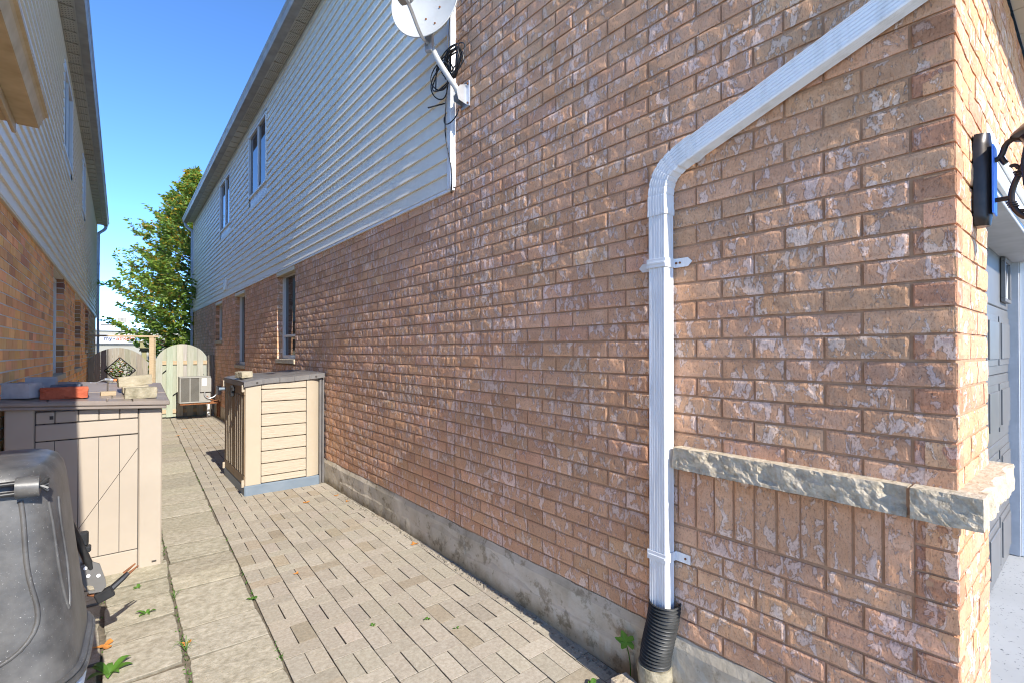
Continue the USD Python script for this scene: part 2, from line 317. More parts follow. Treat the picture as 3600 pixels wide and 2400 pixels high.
# ---------------------------------------------------------------- brick laying
def lay(t_start, t_end, z0, course, n_courses, length, holes, joint=0.010, flip=0, half=0.5, start_full=True, rnd=None):
    """running bond: returns (t0, t1, za, zb) clipped by the holes (t0, t1, z0, z1)"""
    out = []
    for k in range(n_courses):
        za, zb = z0 + k * course, z0 + (k + 1) * course - joint
        t = t_start
        first = length if (k + flip) % 2 == 0 else length * half
        while t < t_end - 0.02:
            t1 = min(t + first, t_end); first = length
            segs = [(t, t1 - joint)]
            for (h0, h1, g0, g1) in holes:
                if zb > g0 + 0.02 and za < g1 - 0.02:
                    new = []
                    for a, b in segs:
                        if b <= h0 or a >= h1: new.append((a, b)); continue
                        if a < h0: new.append((a, h0))
                        if b > h1: new.append((h1, b))
                    segs = new
            out += [(a, b, za, zb) for a, b in segs if b - a > 0.025]
            t = t1
    return out

def brick_geo(rects, X, nu, nv, depth=0.095, relief=0.0022, edge=0.003, seed=0, freq=22.0, proud=0.0):
    """one craggy-faced brick per rectangle: list of (verts, faces)"""
    n = len(rects); gu, gv = np.meshgrid(np.linspace(0, 1, nu + 1), np.linspace(0, 1, nv + 1), indexing='ij')
    gu, gv = gu.ravel(), gv.ravel(); R = np.array(rects)
    t = R[:, :1] + gu[None] * (R[:, 1:2] - R[:, :1]); z = R[:, 2:3] + gv[None] * (R[:, 3:4] - R[:, 2:3])
    rim = (gu == 0) | (gu == 1) | (gv == 0) | (gv == 1)
    P = np.stack([t * freq, z * freq, np.full_like(t, seed * 7.3)], -1)
    h = meshkit.fbm(P, 3, seed) - 0.5
    plate = np.clip((meshkit.fbm(P * 0.7 + 31, 2, seed + 5) - 0.47) * 9, 0, 1)
    d = proud + relief * (h * 1.8 + plate * 0.8) - np.where(rim[None], edge, 0)
    d = d + rng.normal(0, 0.0007, (n, 1))
    zj = z + rng.normal(0, 0.0009, (n, 1)); tj = t + rng.normal(0, 0.0009, (n, 1))
    f = []
    for i in range(nu):
        for j in range(nv):
            a, b, c, e = i * (nv + 1) + j, (i + 1) * (nv + 1) + j, (i + 1) * (nv + 1) + j + 1, i * (nv + 1) + j + 1
            f += [[a, b, c], [a, c, e]]
    ring = [i * (nv + 1) for i in range(nu + 1)] + [nu * (nv + 1) + j for j in range(1, nv + 1)] + [i * (nv + 1) + nv for i in range(nu - 1, -1, -1)] + [j for j in range(nv - 1, 0, -1)]
    m = (nu + 1) * (nv + 1); L = len(ring)
    for k in range(L):
        k2 = (k + 1) % L
        f += [[ring[k2], ring[k], m + k], [ring[k2], m + k, m + k2]]
    f = np.array(f); out = []
    for i in range(n):
        v = np.c_[tj[i], d[i], zj[i]]
        back = v[ring].copy(); back[:, 1] = -depth
        out.append((X(np.vstack([v, back])), f))
    return out

def tone_rand(n, amt=0.10, hue=0.05):
    b = 1 + rng.normal(0, amt, (n, 1)); return np.clip(b * (1 + rng.normal(0, hue, (n, 3)) * [0.6, 1.0, 1.3]), 0.45, 1.6)

def in_view(p, m=1.08):
    q = np.asarray(p, float) - EYE; dz = q @ fwd
    ok = dz > 0.1
    u, v = q @ rgt / np.maximum(dz, 0.1) * 17.2 / 18.0, q @ upv / np.maximum(dz, 0.1) * 17.2 / 12.0
    return ok & (np.abs(u) < m) & (np.abs(v) < m), dz

def holes_poly(t0, t1, z0, z1, holes, grow=0.006):
    p = sbox(t0, z0, t1, z1)
    for (a, b, c, d) in holes: p = p.difference(sbox(a - grow, c - grow, b + grow, d + grow))
    return p

# ================================================================ GROUND
g = MB()
xs = np.array([-400, 400.0]); g.add([[-400, -400, -0.14], [400, -400, -0.14], [400, 400, -0.14], [-400, 400, -0.14]], [[0, 1, 2, 3]])
put('ground', g, 'grass', kind='structure', label='lawn and open ground behind the houses', cat='ground')
g = MB(); ys = np.linspace(0.30, 15.6, 60)
for a, b in zip(ys[:-1], ys[1:]):
    za, zb_ = gz(a) - 0.014, gz(b) - 0.014
    g.add([[-1.2, a, za], [2.3, a, za], [2.3, b, zb_], [-1.2, b, zb_]], [[0, 1, 2, 3]])
pav = thing('pavement', 'alley paving of beige basket-laid pavers with a strip of larger worn slabs', 'paving', kind='structure')
put('bedding', g, 'joint', pav)
# small pavers: columns 0.2 wide, each repeat one paver across then two lengthwise
PA = math.radians(2.0); CW = 0.218; c0x, s0x = math.cos(PA), math.sin(PA)
def edge_x(y): return float(np.interp(y, [0, 2.6, 3.55, 5.6, 11.9, 15.5], [0.70, 0.735, 0.765, 0.835, 1.06, 1.19]))
pieces = []
for ci in range(0, 9):
    off = 0.1635 * (ci % 2) + rng.normal(0, 0.006); y = 0.25 + off - 0.3
    while y < 15.5:
        u0, u1 = ci * CW, ci * CW + CW
        pieces.append((u0 + 0.0006 + 0.003 * rng.random() ** 2, u1 - 0.0010 - 0.003 * rng.random() ** 2, y + 0.0006, y + 0.109 - 0.0006))
        pieces.append((u0 + 0.0015, u0 + 0.109 - 0.0010 - 0.0028 * rng.random() ** 2, y + 0.109 + 0.0006, y + 0.327 - 0.0006))
        pieces.append((u0 + 0.109 + 0.0010 + 0.0026 * rng.random() ** 2, u1 - 0.0028, y + 0.109 + 0.0006, y + 0.327 - 0.0006))
        y += 0.327
cand = []
for (u0, u1, y0, y1) in pieces:
    uc, yc = (u0 + u1) / 2, (y0 + y1) / 2
    ex = edge_x(yc); xc = ex + uc
    if yc < 0.32 or yc > 15.4 or xc - (u1 - u0) / 2 > 2.20: continue
    cand.append((u0, u1, y0, y1, np.array([xc, yc, gz(yc)])))
pp = np.array([c[4] for c in cand]); vis, dz = in_view(pp)
order = np.argsort(np.where(vis, dz, dz + 100)); near = set(order[:300].tolist())
rest = MB(); tn = tone_rand(len(cand), 0.055, 0.008)
dark = rng.random(len(cand)) < 0.12; tn[dark] *= [0.91, 0.87, 0.81]
for i, (u0, u1, y0, y1, c) in enumerate(cand):
    hz = gz(c[1]) + rng.normal(0, 0.0010)
    v, f = cbox((u0, y0, -0.05), (u1, y1, 0), 0.0022)
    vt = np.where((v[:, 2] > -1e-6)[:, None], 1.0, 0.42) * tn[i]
    sl = (gz(c[1] + 0.1) - gz(c[1] - 0.1)) / 0.2
    tilt = rng.normal(0, 0.006, 2)
    v = np.c_[v[:, 0] + np.array([edge_x(q) for q in v[:, 1]]), v[:, 1], v[:, 2] + hz + (v[:, 1] - c[1]) * (sl + tilt[1]) + (v[:, 0] - (u0 + u1) / 2) * tilt[0]]
    v = rotz(v, rng.normal(0, 0.004), c)
    if i in near: put('paver', MB().add(v, f, vt), 'paver', pav)
    else: rest.add(v, f, vt)
put('paver_field', rest, 'paver', pav, kind='stuff')
# large slabs left of the pavers
sl_n = 0
for (lo_f, hi_f, lens) in ((lambda y: 0.335 + 0.016 * (y - 3.3), lambda y: edge_x(y) - 0.006, (0.30, 0.42, 0.36, 0.55, 0.26)),
                           (lambda y: -0.03, lambda y: 0.325 + 0.016 * (y - 3.3), (0.26, 0.40, 0.22, 0.34)),
                           (lambda y: -0.42, lambda y: -0.042, (0.38, 0.30, 0.42)), (lambda y: -0.80, lambda y: -0.43, (0.4, 0.5))):
    y = 0.5 + rng.random() * 0.2; k = 0
    while y < 15.3:
        L = lens[k % len(lens)] * (0.9 + 0.2 * rng.random()); k += 1
        if y > 8: L = 0.45
        y1 = y + L
        n_ = 5; q = MB()
        a = np.array([[lo_f(y), y], [hi_f(y), y], [hi_f(y1), y1], [lo_f(y1), y1]]) + rng.normal(0, 0.006, (4, 2))
        cy = a.mean(0)
        ring = []
        for e in range(4):
            for s in np.linspace(0, 1, 7)[:-1]:
                p = a[e] * (1 - s) + a[(e + 1) % 4] * s
                p = p + (cy - p) / np.linalg.norm(cy - p) * (0.003 + abs(rng.normal(0, 0.002)) + (0.008 if s == 0 else 0)); ring.append(p)
        ring = np.array(ring); inner = ring + (cy - ring) / np.linalg.norm(cy - ring, axis=1, keepdims=True) * 0.005
        hz = gz(cy[1]) + rng.normal(0, 0.003); slp = (gz(y1) - gz(y)) / L
        Z = lambda p, d: np.c_[p, hz + (p[:, 1] - cy[1]) * slp - d]
        grid = [cy + (inner - cy) * s for s in (0.66, 0.33)]
        rn = lambda p: meshkit.noise(np.c_[p * 9, np.zeros(len(p))], 3) * 0.008 - 0.004
        rings = [Z(ring, 0.06), Z(ring, 0.0028), Z(inner, 0.0)] + [Z(gq, -rn(gq)) for gq in grid]
        n_ = len(ring); V = np.vstack(rings + [Z(cy[None], 0.0)]); F = []
        for r_ in range(len(rings) - 1):
            for i in range(n_):
                j = (i + 1) % n_; F += [[r_ * n_ + i, r_ * n_ + j, (r_ + 1) * n_ + j], [r_ * n_ + i, (r_ + 1) * n_ + j, (r_ + 1) * n_ + i]]
        for i in range(n_): F.append([(len(rings) - 1) * n_ + i, (len(rings) - 1) * n_ + (i + 1) % n_, len(V) - 1])
        vt = np.ones((len(V), 1)) * tone_rand(1, 0.06, 0.008)[0]; vt[:2 * n_] *= 0.5
        put('slab', MB().add(V, F, vt), 'slab', pav)
        y = y1
# driveway in front of the garage and the street side behind the camera
g = MB(); g.box((2.20, -6.0, -0.30), (9.0, 0.62, -0.075))
put('driveway', g, 'epoxy', kind='structure', label='pale grey painted garage floor with dark speckles', cat='driveway')
g = MB(); g.box((-6, -6.0, -0.30), (2.195, 0.295, -0.07))
put('path', g, 'paver', kind='structure', label='pale concrete path at the front of the alley', cat='path')

# ================================================================ RIGHT HOUSE
XW, Y0, YS, YE = 2.158, 0.316, 3.37, 19.65
CO, Z0B, BL = 0.0905, 0.315, 0.270
RX = frame((XW, 0, 0), (0, 1, 0), (-1, 0, 0))
zs_r = lambda y: 6.39 - 0.0275 * (y - 6.6)
house = thing('brick_house', 'long brown rock-faced brick house with white siding above, on the right of the alley', 'house')
low_w = [(7.84, 8.86, 1.50, 2.985), (11.42, 12.43, 1.33, 2.96), (14.12, 15.08, 1.90, 2.945)]
top_of = lambda y: 3.50 + (y - Y0) * (6.3 - 3.5) / (YS - Y0)
# mortar core
near_poly = Polygon([(Y0 + 0.006, 0.2), (YS, 0.2), (YS, 6.2), (Y0 + 0.006, 3.45)])
m = MB(); m.prism(near_poly, -0.30, -0.0070, 9, X=lambda v: RX(np.c_[v[:, 0], v[:, 2], v[:, 1]]))
m.prism(holes_poly(YS + 0.001, YE, 0.2, 3.03, low_w), -0.24, -0.0070, 9, X=lambda v: RX(np.c_[v[:, 0], v[:, 2], v[:, 1]]))
FX = frame((XW, Y0, 0), (1, 0, 0), (0, -1, 0))                   # front face: along +X, out is -Y
pier_holes = [(0.645, 4.02, -1, 2.655)]
m.prism(holes_poly(0.301, 5.4, -0.3, 3.46, pier_holes, 0.006), -0.09, -0.0070, 9, X=lambda v: FX(np.c_[v[:, 0], v[:, 2], v[:, 1]]))
m.box((0.012, -0.09, -0.3), (0.301, -0.0075, 3.46), X=FX)
put('mortar_wall', m, 'mortar', house)
# side-wall bricks
sold_hole = (Y0 + 0.112, 1.352, 0.855, 1.24)
rects = lay(Y0, YS, Z0B, CO, 66, BL, [sold_hole], half=0.46)
rects = [(a, b, c, d) for (a, b, c, d) in rects if d < top_of((a + b) / 2) - 0.02 or d < 3.4]
rects += lay(YS + 0.0, YE, Z0B, CO, 30, BL, low_w, flip=1)
R = np.array(rects); ctr = np.c_[np.full(len(R), XW), (R[:, 0] + R[:, 1]) / 2, (R[:, 2] + R[:, 3]) / 2]
vis, dz = in_view(ctr, 1.03); order = np.argsort(np.where(vis, dz, dz + 100))
first = order[:262]; others = order[262:]
near_geo = brick_geo(R[first], RX, 22, 7, seed=1)
tn = tone_rand(len(R), 0.07, 0.014)
for i, (v, f) in zip(first, near_geo):
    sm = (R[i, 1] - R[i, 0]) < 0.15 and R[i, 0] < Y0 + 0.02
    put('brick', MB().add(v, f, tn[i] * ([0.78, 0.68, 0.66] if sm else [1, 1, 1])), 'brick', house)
rest = MB()
mid = others[ctr[others, 1] < 5.5]; far = others[ctr[others, 1] >= 5.5]
for ids, nu, nv in ((mid, 12, 4), (far, 5, 3)):
    for i, (v, f) in zip(ids, brick_geo(R[ids], RX, nu, nv, seed=1)): rest.add(v, f, tn[i])
put('brickwork', rest, 'brick', house, kind='stuff')
# upright bricks under the sill
sold = np.linspace(1.345, Y0 + 0.112, 11)
srect = [(b + 0.005, a - 0.005, 0.862, 1.118) for a, b in zip(sold[:-1], sold[1:])]
for (v, f), t_ in zip(brick_geo(srect, RX, 8, 16, seed=2), tone_rand(len(srect), 0.06, 0.014)):
    put('upright_brick', MB().add(v, f, t_), 'brick', house)
# front face bricks (pier, lintel band above the garage door)
fr = lay(0.0, 5.3, Z0B - 4 * CO, CO, 39, BL, [(0.645, 4.02, -1, 2.655)], flip=1, half=0.5)
fr = [r for r in fr if r[1] > 0.02]
FR = np.array(fr); geo = brick_geo(FR, FX, 10, 5, seed=3, relief=0.003, depth=0.085)
ft = tone_rand(len(FR), 0.05, 0.03) * [1.04, 1.0, 0.96]
frest = MB()
fo = np.argsort(FR[:, 0]); c = 0
for i in fo:
    v, f = geo[i]
    if FR[i, 0] < 0.66 and c < 110: put('front_brick', MB().add(v, f, ft[i]), 'brick', house); c += 1
    else: frest.add(v, f, ft[i])
put('front_brickwork', frest, 'brick', house, kind='stuff')
# foundation
def rough_slab(y0, y1, z0f, z1f, x_face, ny, nzq, amp, seed):
    yy, zz = np.meshgrid(np.linspace(y0, y1, ny + 1), np.linspace(0, 1, nzq + 1), indexing='ij')
    bot = np.array([z0f(q) for q in yy[:, 0]])[:, None]; top = np.array([z1f(q) for q in yy[:, 0]])[:, None]
    Z = bot + (top - bot) * zz
    d = amp * (meshkit.fbm(np.stack([yy * 6, Z * 6, 0 * Z + seed], -1), 4, seed) - 0.5)
    Xx = x_face - d; Xx[:, -1] += 0.014
    V = np.stack([Xx, yy, Z], -1).reshape(-1, 3); F = []
    for i in range(ny):
        for j in range(nzq):
            a, b = i * (nzq + 1) + j, (i + 1) * (nzq + 1) + j; F += [[a, b, b + 1], [a, b + 1, a + 1]]
    n = len(V); T = np.stack([np.full(ny + 1, x_face + 0.12), yy[:, -1], Z[:, -1]], -1); V = np.vstack([V, T])
    for i in range(ny): F += [[i * (nzq + 1) + nzq, (i + 1) * (nzq + 1) + nzq, n + i + 1], [i * (nzq + 1) + nzq, n + i + 1, n + i]]
    return V, np.array(F)
fn = MB()
topz = lambda y: Z0B - 0.006 + 0.012 * (meshkit.noise(np.array([[y * 5.0, 1.3, 0.2]]), 9)[0] - 0.6) + 0.010 * (meshkit.noise(np.array([[y * 23.0, 4.3, 0.2]]), 9)[0] - 0.5)
v, f = rough_slab(Y0 + 0.02, YE, lambda y: gz(y) - 0.1, topz, XW - 0.012, 420, 9, 0.012, 4); fn.add(v, f)
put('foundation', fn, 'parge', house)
fn = MB(); v, f = rough_slab(1.6, 5.9, lambda y: gz(y) - 0.1, lambda y: 0.13 + 0.09 * meshkit.fbm(np.array([[y * 2.2, 0.4, 0.1]]), 4, 3)[0] + (0.10 if 3.2 < y < 3.75 else 0), XW - 0.017, 200, 5, 0.02, 8); fn.add(v, f)
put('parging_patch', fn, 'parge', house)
# sill stones
def stone(poly_lo, poly_hi, seed, chip=0.012):
    m = trimesh.creation.box(extents=np.subtract(poly_hi, poly_lo)); m.apply_translation((np.add(poly_hi, poly_lo)) / 2)
    for _ in range(5): m = m.subdivide()
    return m
def sill_piece(lo, hi, seed, rough_x=True, rough_y=False):
    e = np.subtract(hi, lo); n = np.maximum((e / 0.012).astype(int), 2)
    m = trimesh.creation.box(extents=e); V = []; F = []; off = 0
    lo, hi = np.array(lo, float), np.array(hi, float)
    for ax in range(3):
        b, c = [k for k in range(3) if k != ax]
        for side in (0, 1):
            U, W = np.meshgrid(np.linspace(0, 1, n[b] + 1), np.linspace(0, 1, n[c] + 1), indexing='ij')
            p = np.zeros((U.size, 3)); p[:, b] = lo[b] + U.ravel() * e[b]; p[:, c] = lo[c] + W.ravel() * e[c]; p[:, ax] = (lo, hi)[side][ax]
            fs = []
            for i in range(n[b]):
                for j in range(n[c]):
                    a = i * (n[c] + 1) + j; d = (i + 1) * (n[c] + 1) + j; fs += [[a, d, d + 1], [a, d + 1, a + 1]]
            V.append(p); F.append(np.array(fs) + off); off += len(p)
    V = np.vstack(V); F = np.vstack(F)
    r = meshkit.fbm(V * 24, 5, seed) - 0.5; r2 = np.clip(meshkit.fbm(V * 9 + 9, 2, seed) - 0.52, 0, 1) * 6
    for ax, on in ((0, rough_x), (1, rough_y)):
        if on:
            w = np.clip((V[:, ax] - lo[ax]) / e[ax], 0, 1); w = np.clip(1 - w * 6, 0, 1)
            zf = (V[:, 2] - lo[2]) / e[2]
            V[:, ax] += w * (0.034 * np.abs(r) + 0.016 * np.clip(r2, 0, 1) + 0.010 * np.clip(zf - 0.25, 0, 1) * (np.sin(V[:, 1] * 31 + V[:, 0] * 23) * 0.4 + 0.6) - 0.002)
    V += (0.0025 * (meshkit.fbm(V * 60, 2, seed) - 0.5))[:, None]
    return V, F
SZ0, SZ1 = 1.140, 1.240
v, f = sill_piece((2.084, 0.438, SZ0), (2.20, 1.335, SZ1), 11); put('sill_stone', MB().add(v, f), 'stone', house)
v, f = sill_piece((2.082, 0.248, SZ0 - 0.002), (2.20, 0.428, SZ1 + 0.002), 12, True, False); put('sill_stone', MB().add(v, f), 'stone', house)
v, f = sill_piece((2.19, 0.247, SZ0 - 0.001), (2.86, 0.36, SZ1 + 0.001), 13, False, True); put('sill_stone', MB().add(v, f), 'stone', house)
m = MB(); m.box((2.10, 0.425, SZ0 + 0.004), (2.16, 0.441, SZ1 - 0.006)); put('sill_joint', m, 'mortar', house)

# siding planks: shallow wedges, one per course, cut at the upper windows
up_w_r = [(9.55, 10.98, 4.74, 6.00), (13.0, 14.35, 4.69, 5.905)]
def siding(X, y0, y1, zb, ztop, n, wins, parent, matname='siding', wav=0.0):
    for k in range(n):
        f0, f1 = k / n, (k + 1) / n
        zA = lambda y: zb + f0 * (ztop(y) - zb); zB = lambda y: zb + f1 * (ztop(y) - zb)
        cuts = [(y0, y1)]
        for (a, b, c, d) in wins:
            mid = (a + b) / 2
            if zB(mid) > c and zA(mid) < d:
                cuts = [s for (p, q) in cuts for s in ((p, min(q, a)), (max(p, b), q)) if s[1] > s[0] + 0.01]
        laps = []
        for (p, q) in cuts:
            x = p; e = p + 0.6 + 3.4 * rng.random()
            while e < q - 0.5: laps.append((x, e, 0.0012 * (len(laps) % 2))); x = e; e += 3.66
            laps.append((x, q, 0.0012 * (len(laps) % 2)))
        for (p, q, lift) in laps:
            ss = np.linspace(p, q, max(2, int((q - p) / 0.35) + 1))
            prof = [(0.000, 0.0), (0.019, 0.006), (0.021, 0.020), (0.003, 1.02)]
            V, F = [], []
            for s in ss:
                w = 1 + wav * np.sin(s * 2.9 + k * 0.7) + wav * np.sin(s * 1.3 + k)
                za, zb2 = zA(s), zB(s)
                for (o, r) in [(0.0, 0.0)] + prof[1:] + [(0.0, 1.02)]:
                    V.append((s, (o * w + lift) if 0 < r < 1 else o, za + r * (zb2 - za)))
            c_ = len(prof) + 1
            for i in range(len(ss) - 1):
                for j in range(c_ - 1): F.append([i * c_ + j, (i + 1) * c_ + j, (i + 1) * c_ + j + 1, i * c_ + j + 1])
            put('siding_plank', MB().add(X(np.array(V)), F), matname, parent)
siding(RX, YS + 0.06, YE, 3.035, zs_r, 27, [(a, b, c - 0.02, d + 0.02) for a, b, c, d in up_w_r], house, wav=0.015)
m = MB(); m.box((YS, -0.02, 3.02), (YS + 0.075, 0.028, 6.46), 0.004, X=RX); m.box((YS + 0.004, 0.028, 3.03), (YS + 0.02, 0.036, 6.46), 0.002, X=RX)
m.box((YS - 0.012, -0.02, 3.03), (YS, 0.014, 6.46), 0.002, X=RX)
put('corner_trim', m, 'white', house)
m = MB(); m.box((YS, -0.01, 3.005), (YE, 0.020, 3.033), 0.003, X=RX); put('starter_trim', m, 'white', house)
m = MB(); m.box((YE - 0.07, -0.01, 3.0), (YE + 0.01, 0.026, 6.05), 0.004, X=RX); put('corner_trim', m, 'white', house)
m = MB()
hp = [(YS + 0.01, 3.03), (YE, 3.03), (YE, zs_r(YE)), (YS + 0.01, zs_r(YS))]
P = Polygon(hp)
for (a, b, c, d) in up_w_r: P = P.difference(sbox(a, c, b, d))
m.prism(P, -0.2, -0.001, 9, X=lambda v: RX(np.c_[v[:, 0], v[:, 2], v[:, 1]])); put('upper_wall', m, 'vinyl', house)

def window(X, a, b, c, d, parent, depth, fw=0.055, mull=None, sill=None, brow=None, fm='vinyl', proud=None, rail=None):
    """frame set at `depth` out of the wall plane (negative: recessed)"""
    w = thing('window', parent=parent)
    m = MB(); o0, o1 = depth - 0.06, depth
    m.box((a, o0, c), (a + fw, o1, d), 0.004, X=X); m.box((b - fw, o0, c), (b, o1, d), 0.004, X=X)
    m.box((a + fw, o0, d - fw), (b - fw, o1 - 0.001, d), 0.004, X=X); m.box((a + fw, o0, c), (b - fw, o1 - 0.001, c + fw), 0.004, X=X)
    put('frame', m, fm, w)
    m = MB(); m.box((a + fw, o0 + 0.012, c + fw), (b - fw, o0 + 0.02, d - fw), X=X); put('pane', m, 'pane', w)
    if mull is not None:
        m = MB(); m.box((mull - 0.022, o0 + 0.02, c + fw), (mull + 0.022, o1 - 0.012, d - fw), 0.003, X=X); put('mullion', m, fm, w)
    if rail is not None:
        m = MB(); m.box((a + fw, o0 + 0.02, rail - 0.02), (b - fw, o1 - 0.012, rail + 0.02), 0.003, X=X); put('rail', m, fm, w)
    if sill:
        m = MB(); m.box((a - 0.02, o0, c - 0.075), (b + 0.02, sill, c - 0.002), 0.006, X=X); put('sill', m, 'stone', w)
    if brow:
        m = MB(); m.box((a - 0.0, o1, d - 0.05), (b + 0.0, brow, d + 0.02), 0.004, X=X); put('head_trim', m, 'beige_trim', w)
    return w
for (a, b, c, d), rl in zip(low_w, (1.95, None, None)):
    window(RX, a, b, c + 0.08, d, house, -0.085, 0.06, sill=0.02, brow=0.012, rail=rl)
for (a, b, c, d) in up_w_r:
    window(RX, a, b, c, d, house, 0.034, 0.038, mull=(a + b) / 2 - 0.05)
# soffit panels, gutter, roof
ys = np.arange(YS - 0.02, YE + 0.1, 0.30)
for i, (a, b) in enumerate(zip(ys[:-1], ys[1:])):
    m = MB(); z_ = zs_r((a + b) / 2)
    m.box((a + 0.004, 0.01, z_ - 0.004), (b - 0.004, 0.165, z_ + 0.01), 0.002, X=RX)
    if a < 11:
        for q in np.linspace(a + 0.04, b - 0.04, 6):
            for o in (0.03, 0.06, 0.09, 0.12): pass
    put('soffit_panel', m, 'soffit', house)
m = MB()
for i, a in enumerate(ys[:26]):
    z_ = zs_r(a + 0.15) - 0.0045
    for q in np.linspace(a + 0.035, a + 0.265, 7):
        for kk, o in enumerate((0.035, 0.060, 0.085, 0.110, 0.135)):
            q2 = q + (0.017 if kk % 2 else 0)
            m.add(RX(np.array([(q2, o, z_ - .0006), (q2 + 0.010, o, z_ - .0006), (q2 + 0.010, o + 0.014, z_ - .0006), (q2, o + 0.014, z_ - .0006)])), [[0, 1, 2, 3]])
put('soffit_slots', m, 'groove', house, kind='stuff')
def sweepy(prof, y0, y1, zf, X):
    """open profile (out, dz) swept along the wall with the eave's fall"""
    P = np.array(prof); V = []
    for y in (y0, y1):
        for (o, z) in P: V.append((y, o, zf(y) + z))
    n = len(P); F = [[j, n + j, n + j + 1, j + 1] for j in range(n - 1)]
    return X(np.array(V)), F
gprof = [(0.185, -0.010), (0.185, -0.035), (0.300, -0.035), (0.315, -0.005), (0.318, 0.03), (0.338, 0.055), (0.340, 0.082), (0.330, 0.084), (0.328, 0.06), (0.3, -0.02), (0.2, -0.02), (0.2, 0.09)]
m = MB(); v, f = sweepy(gprof, YS - 0.06, YE + 0.03, zs_r, RX); m.add(v, f)
for ye in (YS - 0.06, YE + 0.03):
    q = np.array([(ye, o, zs_r(ye) + z) for o, z in gprof[1:7]] + [(ye, 0.19, zs_r(ye) + 0.082)]); m.add(RX(q), [[0, i, i + 1] for i in range(1, len(q) - 1)])
put('gutter', m, 'gutter', house)
m = MB(); v, f = sweepy([(0.0, 0.012), (0.186, 0.012), (0.186, 0.075)], YS - 0.06, YE + 0.03, zs_r, RX); m.add(v, f)
v, f = sweepy([(0.166, -0.012), (0.1845, -0.012), (0.1845, 0.08)], YS - 0.06, YE + 0.03, zs_r, RX); m.add(v, f); put('fascia', m, 'soffit', house)
m = MB(); v, f = sweepy([(0.25, 0.090), (-3.5, 1.7), (-7.2, 0.0)], YS - 0.06, YE + 0.03, zs_r, RX); m.add(v, f); v, f = sweepy([(0.25, 0.086), (-3.5, 1.69)], YS - 0.06, YE + 0.03, zs_r, RX); m.add(v, f)
put('roof', m, 'shingle', house)
# rear and hidden walls so that the house is a closed volume
m = MB(); m.box((2.36, 3.6, 0.0), (9.2, YE - 0.02, 5.9)); put('inner_wall', m, 'vinyl', house)
m = MB(); m.box((2.36, 0.72, -0.07), (2.40, 3.6, 3.4)); m.box((2.3, 0.72, 3.36), (9.2, 3.6, 3.40)); put('garage_wall', m, 'vinyl', house)
# garage roof: front eave with soffit and gutter
m = MB(); prof = Polygon([(-0.10, 3.54), (3.36, 6.18), (3.36, 6.25), (-0.10, 3.60)])
m.prism(prof, 2.16, 9.2, 0); put('roof', m, 'shingle', house)
for i, x in enumerate(np.arange(2.17, 8.0, 0.30)):
    m = MB(); m.box((x + 0.003, -0.05, 3.49), (x + 0.297, 0.31, 3.505), 0.002); put('soffit_panel', m, 'soffit', house)
m = MB(); m.box((2.15, -0.068, 3.47), (8.2, -0.052, 3.58)); put('fascia', m, 'soffit', house)
m = MB(); v, f = sweepy([(0.0, 0.0), (0.0, -0.1), (0.09, -0.1), (0.12, -0.02), (0.125, 0.01), (0.115, 0.01)], 2.13, 8.2, lambda y: 3.57, frame((0, -0.07, 0), (1, 0, 0), (0, -1, 0))); m.add(v, f); put('gutter', m, 'white', house)
# vent hood on the siding
m = MB(); m.box((13.34, 0.0, 3.16), (13.70, 0.05, 3.43), 0.008, X=RX); put('vent_cover', m, 'vinyl', house)

# garage door and surround
gd = thing('garage_door', parent=house)
DY = 0.56
for r_ in range(5):
    z0 = -0.07 + r_ * 0.53; z1 = z0 + 0.525
    m = MB(); m.box((2.82, DY, z0), (6.08, DY + 0.05, z1), 0.006); put('panel', m, 'doorgrey', gd)
    for c in range(5):
        x0 = 2.90 + c * 0.645; x1 = x0 + 0.56
        if r_ < 4:
            m = MB(); m.box((x0, DY - 0.009, z0 + 0.07), (x1, DY + 0.002, z1 - 0.07), 0.006); m.box((x0 + 0.05, DY - 0.020, z0 + 0.12), (x1 - 0.05, DY - 0.006, z1 - 0.12), 0.010); put('raised_panel', m, 'doorgrey', gd)
        else:
            pass
zt = -0.07 + 3 * 0.53
for c in (1, 4):
    x0 = 3.02 + c * 0.645; x1 = x0 + 0.36; z0 = zt + 0.53 + 0.05; z1 = z0 + 0.36
    m = MB()
    for (lo, hi) in (((x0, z0), (x1, z0 + 0.03)), ((x0, z1 - 0.03), (x1, z1)), ((x0, z0 + 0.03), (x0 + 0.03, z1 - 0.03)), ((x1 - 0.03, z0 + 0.03), (x1, z1 - 0.03))):
        m.box((lo[0], DY - 0.034, lo[1]), (hi[0], DY - 0.004, hi[1]), 0.004)
    for k in (0.35, 0.72):
        xx = x0 + (x1 - x0) * k
        m.tube([(x0 + 0.05, DY - 0.02, z0 + 0.03), (xx, DY - 0.02, z1 - 0.04)], 0.008, 6)
    put('window_frame', m, 'doorgrey', gd)
    m = MB(); m.box((x0 + 0.03, DY - 0.016, z0 + 0.03), (x1 - 0.03, DY - 0.010, z1 - 0.03)); put('window_pane', m, 'jamb', gd)
m = MB(); m.box((6.083, 0.49, -0.07), (6.20, 0.62, 2.60), 0.004); put('door_jamb', m, 'jamb', house)
m = MB(); m.box((6.10, 0.455, -0.07), (6.24, 0.489, 2.60), 0.004); put('door_trim', m, 'white', house)
m = MB(); m.box((2.80, 0.345, 2.47), (6.2, 0.60, 2.50), 0.003); put('door_head', m, 'jamb', house)
m = MB(); m.box((2.80, 0.324, 2.50), (6.2, 0.345, 2.648), 0.003); m.box((2.80, 0.312, 2.585), (6.2, 0.3235, 2.645), 0.003); put('head_trim', m, 'white', house)
m = MB(); m.box((2.775, 0.412, -0.07), (2.805, 0.60, 2.47), 0.003); put('door_jamb', m, 'jamb', house)
